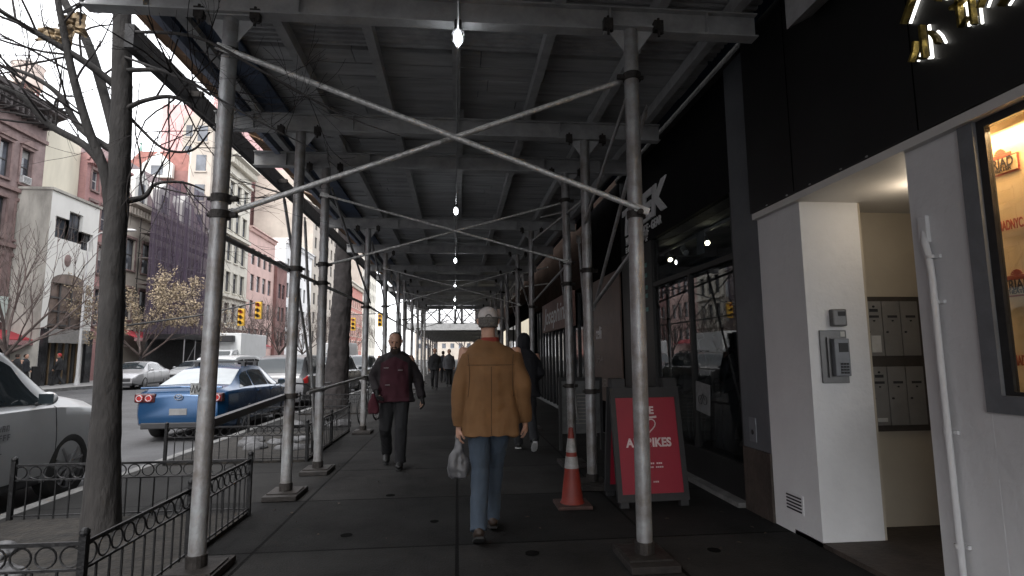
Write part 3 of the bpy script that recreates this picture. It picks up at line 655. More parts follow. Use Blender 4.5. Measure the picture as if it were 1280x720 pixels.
mb = MB(); mb.box(1.6, 2.2, 8.68, 8.72, .25, 1.05); mb.build('panel', mat('grey_menu_sheet', (.12, .125, .125), .6, 0, .2, 8), wb)
mb = MB(); mb.box(1.56, 1.6, 8.66, 8.74, 0, 1.1); mb.box(2.2, 2.24, 8.66, 8.74, 0, 1.1); mb.box(1.6, 2.2, 8.67, 8.73, 1.05, 1.1); mb.build('frame', TRIMB, wb)
mb = MB()
for j in range(9): mb.box(1.68, 2.1-.03*(j % 3), 8.674, 8.679, .4+j*.055, .41+j*.055)
mb.build('menu_lines', LETTERD, wb)
cn = root('traffic_cone', 'orange traffic cone with two white reflective bands', 'traffic cone', (1.11, 5.55, 0))
ORG = mat('cone_orange', (.17, .014, .006), .55, 0, .15, 9)
MB().box(.945, 1.275, 5.385, 5.715, .002, .035).build('base', mat('cone_base', (.06, .03, .025), .8, 0, .3, 9), cn, bevel=.01)
def cr(z): return .108-(z-.03)/.72*.088
MB().tube([(1.11, 5.55, z) for z in (.03, .06, .3, .55, .74, .745)], [.122]+[cr(z) for z in (.06, .3, .55, .74)]+[.01], 28).build('cone_body', ORG, cn, smooth=50)
for z0, z1 in ((.36, .47), (.51, .64)): MB().tube([(1.11, 5.55, z0), (1.11, 5.55, z1)], [cr(z0)+.003, cr(z1)+.003], 28).build('reflective_band', mat('reflective_white', (.26, .26, .255), .45, 0, .2, 20), cn, smooth=50)
# ---- mannequins in the shop window
# ================================================================== PEOPLE
SKIN = mat('skin', (.42, .24, .17), .55, 0, .06, 9, .1, 60)
def cloth(n, c, r=.85, a=.10): return mat(n, c, r, 0, a, 5, .2, 220)
def ering(c, rx, ry, n=28, p=2.3, yaw=0, lean=(0, 0)):
    R = []
    for j in range(n):
        t = 2*PI*j/n; x = rx*math.copysign(abs(math.cos(t))**(2/p), math.cos(t)); y = ry*math.copysign(abs(math.sin(t))**(2/p), math.sin(t))
        cx, sx = math.cos(yaw), math.sin(yaw); R.append((c[0]+x*cx-y*sx, c[1]+x*sx+y*cx, c[2]))
    return R
def hand(mb, wrist, d, palm, side, curl=.5, k=1.0):
    d = Vector(d).normalized(); palm = Vector(palm).normalized(); side = Vector(side).normalized(); w = Vector(wrist)
    pe = w+d*.085*k
    mb.tube([w-d*.03*k, w+d*.01*k, w+d*.05*k, pe, pe+d*.008], [.026*k, .03*k, .042*k, .042*k, .02*k], 12, flat=[.9, .75, .48, .42, .4], side=side)
    for i, (o, l) in enumerate(((-.031, .068), (-.0105, .078), (.0105, .073), (.030, .056))):
        b = pe+side*o*k-d*.012; c1 = curl*.6; d1 = (d+palm*c1).normalized(); d2 = (d+palm*(c1+curl*1.6)).normalized(); d3 = (d*.5+palm*(curl*2.4)).normalized() if curl > .4 else d2
        q1 = b+d1*l*.48*k; q2 = q1+d2*l*.32*k; q3 = q2+d3*l*.25*k
        mb.tube([b, q1, q2, q3, q3+d3*.004], [.0098*k, .0092*k, .0085*k, .0075*k, .003], 8)
    t0 = w+d*.03*k-side*.03*k; td = (d*.8-side*.75+palm*.5).normalized(); t1 = t0+td*.04*k; t2 = t1+(d+palm*.5-side*.1).normalized()*.034*k
    mb.tube([t0, t1, t2, t2+d*.004], [.014*k, .012*k, .0095*k, .004], 8)
def head(mb, c, yaw=0, tilt=0, fat=1.0):
    # c = centre of skull; face along +y
    m = Matrix.Translation(c) @ Matrix.Rotation(yaw, 4, 'Z') @ Matrix.Rotation(tilt, 4, 'X')
    def T(p): return m @ Vector(p)
    prof = [(-.122, .018, .022, .045), (-.112, .036, .04, .035), (-.09, .050*fat, .058, .022), (-.06, .060*fat, .074, .012), (-.03, .067*fat, .086, .004), (0, .072, .094, -.002), (.035, .076, .098, -.006), (.065, .074, .094, -.008), (.09, .063, .08, -.008), (.108, .043, .055, -.008), (.118, .015, .02, -.008)]
    mb.rings([[T(p) for p in ering((0, y, z), rx, ry, 24, 2.2)] for z, rx, ry, y in prof])
    mb.tube([T((0, .088, .012)), T((0, .105, -.018)), T((0, .112, -.032)), T((0, .09, -.04))], [.008, .013, .016, .008], 8)      # nose
    mb.tube([T((-.045, .082, .03)), T((-.02, .095, .034)), T((.02, .095, .034)), T((.045, .082, .03))], .009, 8)                # brow
    mb.tube([T((-.02, .088, -.066)), T((0, .094, -.064)), T((.02, .088, -.066))], [.005, .009, .005], 8)                          # lips
    for s in (-1, 1):
        mb.tube([T((s*.073, -.002, .02)), T((s*.086, -.012, .022)), T((s*.086, -.014, -.01)), T((s*.073, -.002, -.03))], [.01, .012, .011, .007], 8)
    return m
def person(label, loc, rz, h, J, look, vox=.008, group=None, cat='person', name='person'):
    r = root(name, label, cat, loc, rz, group); s = h/1.8
    sc = lambda p: Vector(p)*s
    vb = vox if vox > .012 else .0065
    # body (one continuous surface)
    b = MB(); hd = head(b, Vector(J['head'])*s, J.get('hyaw', 0), J.get('htilt', 0), look.get('fat', 1))
    nk = Vector(J['head'])*s; tc = Vector(J['chest'])*s; pc = Vector(J['pelvis'])*s
    b.tube([nk+Vector((0, -.02, -.04)), nk+Vector((0, -.03, -.11)), tc+Vector((0, 0, .18*s))], [.055, .058, .075], 16)
    b.rings([ering(tc+Vector((0, 0, .17*s)), .12*s, .07*s), ering(tc+Vector((0, 0, .08*s)), .17*s, .09*s), ering(tc, .165*s, .1*s), ering(tc.lerp(pc, .5), .145*s, .095*s), ering(pc, .16*s, .1*s), ering(pc-Vector((0, 0, .1*s)), .14*s, .09*s)])
    for sd_ in ('L', 'R'):
        sh, el, wr = (sc(J[k+sd_]) for k in ('sh', 'el', 'wr')); hp, kn, an = (sc(J[k+sd_]) for k in ('hip', 'kn', 'an'))
        b.tube([sh+(sh-el)*.05, sh, sh.lerp(el, .5), el, el.lerp(wr, .4), wr], [x*s for x in (.04, .05, .044, .038, .036, .026)], 12)
        b.tube([hp, hp.lerp(kn, .5), kn, kn.lerp(an, .35), an, an-Vector((0, 0, .03))], [x*s for x in (.085, .072, .052, .054, .036, .035)], 12)
        sg = -1 if sd_ == 'L' else 1
        d = (wr-el).normalized(); pd = Vector(J.get('palm'+sd_, (-sg*.9, .3, 0))); pd = (pd-d*pd.dot(d)).normalized(); hd_ = d
        side = hd_.cross(pd)*(1 if sd_ == 'L' else -1)
        hand(b, wr+hd_*.02, hd_, pd, -side if side.y < 0 else side*-1 if side.y > 0 else side, J.get('curl', .45), s*.98)
    me = meshed(b, vb, 1); link_mesh(me, 'body', look.get('skin', SKIN), r)
    # trousers
    t = MB()
    for sd_ in ('L', 'R'):
        hp, kn, an = (sc(J[k+sd_]) for k in ('hip', 'kn', 'an')); w_ = look.get('leg', 1)
        t.tube([hp+Vector((0, 0, .07*s)), hp, hp.lerp(kn, .5), kn, kn.lerp(an, .5), an+(kn-an).normalized()*.0, an-(kn-an).normalized()*.035], [x*s*w_ for x in (.09, .1, .09, .075, .069, .067, .07)], 18)
    t.rings([ering(pc+Vector((0, 0, .12*s)), .165*s, .112*s), ering(pc, .18*s, .125*s), ering(pc-Vector((0, 0, .09*s)), .165*s, .115*s)])
    link_mesh(meshed(t, max(vox, .009), 3, .009, 12, 3), 'trousers', look['trousers'], r)
    # shoes
    for sd_ in ('L', 'R'):
        an, kn = sc(J['an'+sd_]), sc(J['kn'+sd_]); ft = J.get('ft'+sd_, (0, 1, -.12)); f = Vector(ft).normalized(); up = Vector((1, 0, 0)).cross(f)
        c = an-up*.045*s
        sh_ = MB()
        sh_.tube([c-f*.075*s, c-f*.05*s, c+f*.02*s, c+f*.1*s, c+f*.165*s, c+f*.19*s], [x*s for x in (.02, .038, .044, .047, .038, .012)], 14, flat=[.9, 1.1, 1.1, .8, .62, .5], side=(1, 0, 0))
        sh_.tube([an+Vector((0, 0, .03)), an-up*.03*s], [.045*s, .042*s], 12)
        so_ = link_mesh(meshed(sh_, max(.008, vox), 2), 'shoe', look['shoes'], r)
        q = MB(); R = []
        for zz in (-.052*s, -.036*s):
            R.append([c+f*(y*s)+Vector((x*s, 0, 0))+up*zz for x, y in ((-.03, -.075), (.03, -.075), (.042, 0), (.048, .1), (.035, .175), (0, .198), (-.035, .175), (-.048, .1), (-.042, 0))])
        q.rings(R); q.build('sole', look.get('sole', M['tyre_rubber']), so_)
    # jacket
    jk = MB(); L = look; wt = L.get('girth', 1.0); hz = L['hem']*s; shz = (J['shL'][2]+J['shR'][2])/2*s
    cx, cy = tc.x, tc.y
    n_ = [(hz, L.get('hemw', .235), .17), (hz+.02, L.get('hemw', .235), .17), (pc.z*.5+hz*.5, .215, .16), (pc.z, .208, .155), (tc.z*.4+pc.z*.6, .2, .15), (tc.z, .212, .15), (shz-.06*s, .215, .14), (shz+.0*s, .185, .115), (shz+.045*s, .125, .09), (shz+.075*s, .082, .075)]
    jk.rings([ering((pc.x+(cx-pc.x)*min(1, max(0, (z-pc.z)/(tc.z-pc.z))), pc.y+(cy-pc.y)*min(1, max(0, (z-pc.z)/(tc.z-pc.z))), z), rx*s*wt, ry*s*wt, 32, 2.4) for z, rx, ry in n_])
    for sd_ in ('L', 'R'):
        sh, el, wr = (sc(J[k+sd_]) for k in ('sh', 'el', 'wr')); q = L.get('sleeve', 1); sh = Vector((sh.x*.84, sh.y, sh.z-.068*s))
        jk.tube([sh+(sh-el).normalized()*.03*s+Vector((-sh.x*.2, 0, .0)), sh, sh.lerp(el, .5), el, el.lerp(wr, .5), wr-(wr-el).normalized()*.005, wr+(wr-el).normalized()*.015*s], [x*s*q for x in (.055, .083, .075, .068, .058, .050, .049)], 18)
    jm = meshed(jk, max(vox, .009), 3, L.get('wr', .014), L.get('ws', 7), L.get('seed', 1), drape=L.get('drape', 0)); jo = link_mesh(jm, 'jacket', L['jacket'], r)
    if 'jacket2' in L:    # second colour on torso front panel
        jm.materials.append(L['jacket2']); f2 = L['j2test']
        for p_ in jm.polygons:
            if f2(p_.center/s): p_.material_index = 1
    # collar
    c_ = MB(); cz = shz+.055*s
    c_.rings([ering((cx, cy+.0, cz-.02), .085*s, .082*s, 24), ering((cx, cy+.005, cz+.045*s), .072*s, .076*s, 24), ering((cx, cy+.005, cz+.047*s), .062*s, .066*s, 24), ering((cx, cy, cz+.0), .06*s, .064*s, 24)], caps=False)
    c_.build('collar', L.get('collar', L['jacket']), r, smooth=60)
    return r, hd, s
def eyes(r, hd):
    for s in (-1, 1):
        MB().ell(tuple(hd @ Vector((s*.03, .0855, .012))), (.011, .008, .008), 10, 6).build('eye', mat('eye_dark', (.04, .03, .03), .2, 0, 0), r, smooth=60)
def hair(r, hd, m_, front=.2, low=-.03, sc_=1.06, vox=.008, top=1, dy=0):
    mb = MB(); prof = [(low, .078, .09), (.0, .081, .098), (.035, .083, .103), (.065, .081, .1), (.092, .069, .086), (.112, .047, .06), (.124, .015, .02)][:None if top else 3]
    mb.rings([[hd @ Vector((p[0], p[1], p[2])) for p in ering((0, (-.045 if z < .03 else (-.035 if z < .07 else -.02))+dy, z), rx*sc_*.97, ry*sc_*.88, 24, 2.2)] for z, rx, ry in prof])
    link_mesh(meshed(mb, vox, 2, .004, 40, 2), 'hair', m_, r)
def cap(r, hd, m_, strap=True, brimdir=1):
    mb = MB(); prof = [(-.022, .082, .103), (.012, .083, .106), (.03, .084, .107), (.06, .083, .105), (.088, .074, .094), (.11, .056, .072), (.124, .03, .038), (.129, .008, .01)]
    mb.rings([[hd @ Vector(p) for p in ering((0, -.008, z), rx, ry, 28, 2.1)] for z, rx, ry in prof])
    c = mb.build('cap', m_, r, smooth=60)
    b = MB(); R = []
    for y, w_, z in ((.07, .078, .018), (.11, .074, .016), (.15, .06, .008), (.17, .03, .004)): R.append([hd @ Vector((x*w_, y-abs(x)**2*.02, z-abs(x)**2*.014+t)) for x, t in ((-1, 0), (-.5, 0), (0, 0), (.5, 0), (1, 0), (1, .005), (.5, .006), (0, .006), (-.5, .006), (-1, .005))])
    b.rings(R); b.build('brim', m_, c)
    q = MB()
    if strap:
        n = 11; pts = [(math.sin(a)*.03, .028+.03*math.cos(a)) for a in [(-PI/2)+PI*i/(n-1) for i in range(n)]]
        vs = []
        for x, z in [(p[0], p[1]) for p in pts]+[(-.03, .026)]:
            y = -.008-.107*math.sqrt(max(0, 1-(x/.084)**2))-.0025; 
            if z > .05: y += (z-.05)*.18
            vs.append(hd @ Vector((x, y, z)))
        k = len(q.v); q.v += vs; q.f.append(tuple(range(k, k+len(vs)))); q.m.append(0); q.build('cap_opening', mat('grey_hair', (.05, .045, .04), .9, 0, .3, 60), c)
        s_ = MB().tube([hd @ Vector((x, -.008-.107*math.sqrt(1-(x/.084)**2)-.002, .02)) for x in (-.04, -.02, 0, .02, .04)], .0055, 6); s_.build('strap', m_, c)
    return c
BASE = dict(head=(0, .03, 1.678), chest=(0, 0, 1.3), pelvis=(0, 0, .98), shL=(-.19, 0, 1.46), elL=(-.25, -.04, 1.17), wrL=(-.26, .04, .91), shR=(.19, 0, 1.46), elR=(.25, -.03, 1.17), wrR=(.26, .06, .91),
            hipL=(-.09, 0, .93), knL=(-.1, .06, .5), anL=(-.1, -.02, .1), hipR=(.09, 0, .93), knR=(.1, .04, .5), anR=(.1, 0, .1))
def pose(**k): d = dict(BASE); d.update(k); return d
# 1 man in tan coat seen from behind
J = pose(head=(-.015, .02, 1.705), shL=(-.205, 0, 1.475), shR=(.205, .0, 1.475), elL=(-.25, -.05, 1.17), wrL=(-.255, -.02, .88), elR=(.25, -.06, 1.18), wrR=(.285, .03, .90),
         knL=(-.085, -.02, .52), anL=(-.10, -.20, .14), ftL=(0, 1, -.45), hipR=(.08, 0, .93), knR=(.05, .20, .52), anR=(.03, .22, .11), htilt=-.02)
look = dict(jacket=cloth('tan_canvas', (.165, .082, .030)), trousers=cloth('blue_denim', (.042, .060, .085)), shoes=mat('brown_shoe_leather', (.035, .022, .016), .6), hem=.79, hemw=.225, girth=1.08, sleeve=1.08, collar=cloth('dark_red_collar', (.20, .025, .015)), wr=.022, ws=5, leg=.98, drape=1.25)
man, hd, s = person('man in a tan coat and pale cap walking away, carrying a white bag', (.27, 4.72, 0), .0, 1.83, J, look)
sm_ = MB()
def ray_seam(pts, rad):
    dg = bpy.context.evaluated_depsgraph_get(); dg.update(); jo = [c for c in man.children if c.name.startswith('jacket')][0]; out = []
    for x, z in pts:
        ok, co, no, _ = jo.ray_cast(Vector((x, -1.5, z)), Vector((0, 1, 0)))
        if ok: out.append(co+no*.0005)
    if len(out) > 2: MB().tube(out, rad, 5).build('seam', mat('coat_seam', (.075, .034, .011), .9), man)
ray_seam([(-.19+.38*i/24, 1.375) for i in range(25)], .003)
ray_seam([(.0, .82+.54*i/24) for i in range(25)], .003)
for s_ in (-1, 1): ray_seam([(s_*(.185-.012*math.sin(i/24*PI)), 1.12+.34*i/24) for i in range(25)], .0035)
hair(man, hd, mat('grey_hair', (.12, .11, .10), .9, 0, .3, 60), low=-.05, top=0); cap(man, hd, cloth('pale_grey_cap', (.48, .44, .42)))
mb = MB()
sx_, sy_ = .0, -.158
jr = [(x, z) for x, z in ((-.17, 1.35), (-.09, 1.345), (0, 1.342), (.09, 1.345), (.17, 1.35))]
bag = root('carrier_bag', 'white plastic carrier bag hanging from the tan coated man\'s left hand', 'bag', (.27-.265, 4.72, .44))
mb = MB(); bx, by = .27-.265, 4.72
mb.rings([ering((bx, by, z), rx, ry, 20, 2.6) for z, rx, ry in ((.46, .04, .03), (.48, .075, .05), (.54, .09, .06), (.62, .08, .05), (.70, .045, .03), (.76, .02, .018), (.80, .015, .015))])
me = meshed(mb, .008, 2, .018, 14, 4); me.transform(Matrix.Translation(-bag.location)); link_mesh(me, 'bag', mat('white_plastic_bag', (.10, .10, .105), .4, 0, .12, 8, .3, 30), bag)
# 2 bearded man
J = pose(head=(.0, .07, 1.665), htilt=-.28, elL=(-.30, -.05, 1.17), wrL=(-.36, .04, .93), elR=(.29, -.02, 1.19), wrR=(.22, .16, 1.02), knL=(-.1, .16, .53), anL=(-.09, .10, .12), knR=(.12, .02, .52), anR=(.13, -.30, .18), ftR=(0, 1, -.6), curl=.7)
BK = cloth('black_fleece', (.014, .010, .012)); MR = cloth('maroon_softshell', (.040, .004, .011))
look = dict(jacket=BK, jacket2=MR, j2test=lambda p: p.y > -.01 and abs(p.x) < .18+.05*(1.3-p.z) and p.z < 1.46-.5*max(0, abs(p.x)-.02), trousers=cloth('black_trousers', (.014, .014, .016)), shoes=mat('black_shoe_leather', (.012, .012, .012), .5), hem=.87, hemw=.235, girth=1.15, sleeve=1.1, leg=1.1, skin=SKIN, wr=.018, fat=1.1, seed=5, drape=1.2)
bm_, hd, s = person('bearded man in a maroon and black jacket walking towards the camera, head bowed', (-.83, 7.7, 0), PI, 1.78, J, look)
eyes(bm_, hd); hair(bm_, hd, mat('dark_brown_hair', (.028, .018, .014), .9, 0, .3, 60), low=-.07, dy=-.012)
mb = MB(); mb.rings([[hd @ Vector(p) for p in ering((0, y, z), rx, ry, 20, 2.2)] for z, rx, ry, y in ((-.185, .02, .02, .06), (-.16, .042, .032, .06), (-.125, .058, .046, .055), (-.09, .064, .05, .048), (-.07, .065, .04, .04), (-.058, .066, .025, .025))])
mb.tube([hd @ Vector((x, .1-abs(x)*.5, -.05-abs(x)*.2)) for x in (-.035, 0, .035)], .009, 8)
link_mesh(meshed(mb, .007, 2, .008, 40, 7), 'beard', M['dark_brown_hair'], bm_)
mb = MB()
for x, z in ((-.085, 1.27), (.1, 1.3), (.08, 1.08)): mb.box(x-.03, x+.03, .175, .19, z, z+.006)
mb.build('zip_pocket', mat('reflective_zip', (.3, .3, .3), .5), bm_)
for sg, wp in (('L', J['wrL']), ('R', J['wrR'])):
    g = MB(); w_ = Vector(wp)*s; e_ = Vector(J['el'+sg])*s; d = (w_-e_).normalized(); pd = Vector((1 if sg == 'L' else -1, .3, 0)); pd = (pd-d*pd.dot(d)).normalized()
    hand(g, w_+d*.02, d, pd, d.cross(pd), .7, 1.16); g.tube([w_-d*.05, w_+d*.02], [.045, .034], 12)
    link_mesh(meshed(g, .006, 1), 'glove', cloth('black_glove', (.014, .014, .014)), bm_)
rb = root('shopping_bag', 'dark red bag hanging from the bearded man\'s hand', 'bag', (-1.08, 7.5, .72))
mb = MB(); mb.rings([ering((-1.085, 7.52, z), rx, .05, 16, 3) for z, rx in ((.72, .05), (.74, .07), (.85, .065), (.93, .03), (.98, .02))])
me = meshed(mb, .009, 2, .012, 12, 2); me.transform(Matrix.Translation(-rb.location)); link_mesh(me, 'bag', cloth('dark_red_bag', (.06, .006, .014)), rb)
# 3 hooded person
J = pose(head=(0, .05, 1.665), knL=(-.09, .12, .52), anL=(-.09, .1, .11), knR=(.1, -.02, .52), anR=(.11, -.26, .2), ftR=(0, 1, -.8), wrL=(-.2, .2, 1.05), wrR=(.2, .2, 1.05))
DK = cloth('dark_parka', (.012, .012, .016))
look = dict(jacket=DK, trousers=cloth('dark_jeans', (.014, .015, .018)), shoes=mat('black_trainer', (.02, .02, .02), .6), sole=mat('white_sole', (.5, .5, .5), .6), hem=.82, girth=1.08, wr=.016, seed=9)
hp_, hd, s = person('person in a dark hooded parka walking away beyond the tan coated man', (1.04, 8.8, 0), 0, 1.8, J, look, vox=.011)
mb = MB(); mb.rings([[hd @ Vector(p) for p in ering((0, y, z), rx, ry, 24, 2.1)] for z, rx, ry, y in ((-.14, .10, .105, -.01), (-.08, .098, .11, -.015), (0, .1, .122, -.02), (.06, .098, .12, -.02), (.105, .08, .095, -.02), (.135, .05, .06, -.025), (.145, .015, .02, -.025))])
link_mesh(meshed(mb, .01, 2, .007, 14, 3), 'hood', DK, hp_)
# far walkers
def walker(label, x, y, rz, h, jc, tc_, seed, arm=0, ph=1, group=None, hat=None):
    J = pose(knL=(-.09, .12*ph, .52), anL=(-.09, .16*ph, .12), knR=(.1, .04, .52), anR=(.1, -.22*ph, .16), wrL=(-.24, .1+arm, .93), wrR=(.24, -.02, .93))
    r, hd, s = person(label, (x, y, 0), rz, h, J, dict(jacket=jc, trousers=tc_, shoes=M['black_trainer'], hem=.85, seed=seed, wr=.02, girth=1.02), vox=.018, group=group)
    hair(r, hd, hat or M['dark_brown_hair'], low=-.06, vox=.014); return r
BT = M['black_trousers']
walker('far walker in a black jacket approaching on the left of the pair', -1.0, 25.0, PI, 1.80, cloth('black_jacket', (.014, .014, .016)), BT, 11)
walker('far walker in an open grey coat approaching, right of the black jacket', -.4, 27.0, PI+.1, 1.78, cloth('grey_coat', (.11, .11, .12)), BT, 12, ph=-1)
walker('distant walker half hidden between the two far walkers', -.8, 31.5, 0, 1.74, cloth('navy_coat', (.015, .016, .022)), BT, 13)
walker('pedestrian in dark clothes and red cap on the far pavement by the lamp pole', -22.2, 33.9, PI/2, 1.8, M['black_jacket'], BT, 14, hat=mat('red_cap', (.4, .03, .03), .7))
walker('pedestrian in black standing at the glass doors across the street', -22.6, 32.0, -PI/2, 1.75, M['navy_coat'], BT, 15)
walker('pedestrian in black walking near the pale entrance across the street', -22.0, 30.6, 0, 1.75, M['black_jacket'], BT, 16)
# mannequins in the bicycle shop window
for i, (x, y, hx, lb) in enumerate(((3.12, 6.35, 1, 'dark mannequin with long hair nearer the charcoal pilaster in shop window'), (3.05, 7.0, 0, 'dark mannequin in a helmet in the farther half of shop window'))):
    J = pose(elL=(-.33, .02, 1.2), wrL=(-.2, .16, 1.05), elR=(.33, .02, 1.2), wrR=(.2, .16, 1.05))
    r, hd, s = person(lb, (x, y, .03), PI/2, 1.72, J, dict(jacket=M['black_jacket'], trousers=BT, shoes=M['black_trainer'], hem=.9, wr=.01, skin=DARKM, seed=i), vox=.013, cat='mannequin', name='mannequin')
    hair(r, hd, M['black_plastic_trim'] if not hx else M['dark_brown_hair'], low=-.15 if hx else .0, sc_=1.2, vox=.012)
# ================================================================== VEHICLES
def lerp(a, b, t): return a+(b-a)*t
def interp(tab, y):
    if y <= tab[0][0]: return tab[0][1]
    for (a, va), (b, vb) in zip(tab, tab[1:]):
        if y <= b:
            t = (y-a)/(b-a); return va+(vb-va)*t
    return tab[-1][1]
def smooth_i(tab, y, e=.10): return (interp(tab, y-e)+2*interp(tab, y)+interp(tab, y+e))/4
def cr4(p0, p1, p2, p3, t):
    return p1*1.0+(p2-p0)*(.5*t)+(p0*2-p1*5+p2*4-p3)*(.5*t*t)+(p3-p0+p1*3-p2*3)*(.5*t*t*t)
class Car:
    def __init__(s, L, W, H, top, belt, plan, zb=.22, roofw=.62, hoodw=.80, wb=None, wr=.33): s.__dict__.update(locals())
    def ring(s, y):
        e = .06; zt = smooth_i(s.top, y); zl = smooth_i(s.belt, y); w_ = s.W/2*smooth_i(s.plan, y, .05); zb = s.zb+max(0, abs(y)-s.L/2+.5)*.25
        k = max(0, min(1, (zt-zl-.05)/(s.H-interp(s.belt, 0)-.05))); rw = w_*lerp(s.hoodw, s.roofw/.5*.5 if False else s.roofw, k)
        zt = max(zt, zl+.03)
        P_ = [Vector((0, 0, zb)), Vector((w_*.86, 0, zb)), Vector((w_*.97, 0, zb+.10)), Vector((w_*1.0, 0, lerp(zb, zl, .55))), Vector((w_*.965, 0, zl)), Vector((w_*.93, 0, zl+.02+.0*k)), Vector((rw*1.02, 0, zt-.06*k-.008)), Vector((rw*.86, 0, zt-.012*k)), Vector((0, 0, zt+.02))]
        return [p+Vector((0, y, 0)) for p in P_]
    def S(s, y, u, sg=1):
        P_ = s.ring(y); i = min(int(u), 7); t = u-i; p0 = P_[max(i-1, 0)] if i not in (5,) else P_[5]*2-P_[6]; p3 = P_[min(i+2, 8)]
        if i == 7: p3 = Vector((-P_[7].x, P_[7].y, P_[7].z))
        if i == 4 or i == 5: p = P_[i].lerp(P_[i+1], t)
        elif i == 0: p = P_[0].lerp(P_[1], t)
        else: p = cr4(p0, P_[i], P_[i+1], p3, t)
        return Vector((p.x*sg, p.y, p.z))
    def body(s, paint, parent, nm='body'):
        ny = 90; us = [0, 1, 1.3, 1.6, 2, 2.25, 2.5, 2.75, 3, 3.33, 3.66, 4, 4.5, 5, 5.5, 6, 6.25, 6.5, 6.75, 7, 7.33, 7.66, 8]; R = []
        for i in range(ny+1):
            y = -s.L/2+s.L*i/ny; r_ = [s.S(y, u, 1) for u in us]+[s.S(y, u, -1) for u in us[-2:0:-1]]; R.append(r_)
        mb = MB().rings(R); o = mb.build(nm, paint, parent, smooth=50)
        for wy in s.wb:
            for sg in (-1, 1):
                c = MB().cyl((sg*s.W*.28, wy, s.wr), (sg*s.W*.6, wy, s.wr), s.wr+.055, 36).build('cutter', M['black_plastic_trim'])
                md = o.modifiers.new('b', 'BOOLEAN'); md.object = c; md.operation = 'DIFFERENCE'; md.solver = 'EXACT'
        dg = bpy.context.evaluated_depsgraph_get(); dg.update(); me = bpy.data.meshes.new_from_object(o.evaluated_get(dg)); o.modifiers.clear(); o.data = me
        try: me.set_sharp_from_angle(angle=math.radians(50))
        except Exception: pass
        for c in [x for x in bpy.data.objects if x.name.startswith('cutter')]: bpy.data.objects.remove(c)
        return o
    def patch(s, name, m_, parent, ya, yb, ua, ub, yta=None, ytb=None, sg=1, off=.006, both=False, th=.0):
        yta = ya if yta is None else yta; ytb = yb if ytb is None else ytb; N, K = 14, 8; R = []
        def pt(v, t, sg_):
            u = lerp(ua, ub, v); y = lerp(lerp(ya, yta, v), lerp(yb, ytb, v), t); p = s.S(y, u, sg_); e = 1e-3
            a = s.S(y+e, u, sg_)-s.S(y-e, u, sg_); b_ = s.S(y, min(u+e, 8), sg_)-s.S(y, u-e, sg_); n = a.cross(b_)
            if n.length < 1e-12: n = Vector((0, 0, 1))
            n.normalize(); n *= -1 if (n.x*sg_ < 0 and abs(n.x) > .3) or (abs(n.x) <= .3 and n.z < 0) else 1
            return p+n*off
        mb = MB()
        if both:
            for k in range(K+1):
                v = k/K; t_ = lerp(0, 1, v); row = []
                for i in range(N+1):
                    q = -1+2*i/N; u = lerp(8, ua, abs(q)); y = lerp(ya, yb, v); p = s.S(y, u, 1 if q >= 0 else -1); e = 1e-3
                    a = s.S(y+e, u, 1)-s.S(y-e, u, 1); n = Vector((0, -a.z, a.y)).normalized(); n *= 1 if n.z > 0 else -1; row.append(p+n*off)
                R.append(row)
        else:
            for k in range(K+1): R.append([pt(k/K, i/N, sg) for i in range(N+1)])
        mb.rings(R, closed=False, caps=False); return mb.build(name, m_, parent, smooth=60)
WPROTO = {}
def wheel(parent, x, y, r, w_=.2, sg=1, spokes=5):
    key = (r, sg, spokes)
    R = []
    prof = [(r-.12, 0), (r-.03, -.01), (r, .02), (r, w_-.02), (r-.03, w_+.005), (r-.11, w_-.005)]
    mb = MB(); R = [[(sg*(t-w_)+x, y+q*math.cos(2*PI*j/32), r+q*math.sin(2*PI*j/32)) for j in range(32)] for q, t in prof]
    mb.rings(R, caps=False); wo = root('wheel', None, None, (0, 0, 0)) if False else mb.build('wheel', RUBBER, parent, smooth=50)
    mb = MB().cyl((x-sg*.07, y, r), (x-sg*.06, y, r), r-.105, 28); mb.build('wheel_well', TRIMB, wo)
    mb = MB(); q0 = r-.105
    mb.rings([[(x-sg*d, y+q*math.cos(2*PI*j/32), r+q*math.sin(2*PI*j/32)) for j in range(32)] for q, d in ((q0+.005, .01), (q0-.02, .008), (q0-.02, .05), (q0+.005, .05))], caps=False)
    for k in range(spokes):
        a = 2*PI*k/spokes+.3
        mb.bar((x-sg*.02, y+.02*math.cos(a), r+.02*math.sin(a)), (x-sg*.02, y+(q0-.01)*math.cos(a), r+(q0-.01)*math.sin(a)), .05, .025)
    mb.cyl((x-sg*.03, y, r), (x-sg*.008, y, r), .045, 14); mb.build('rim', RIM, wo, smooth=40)
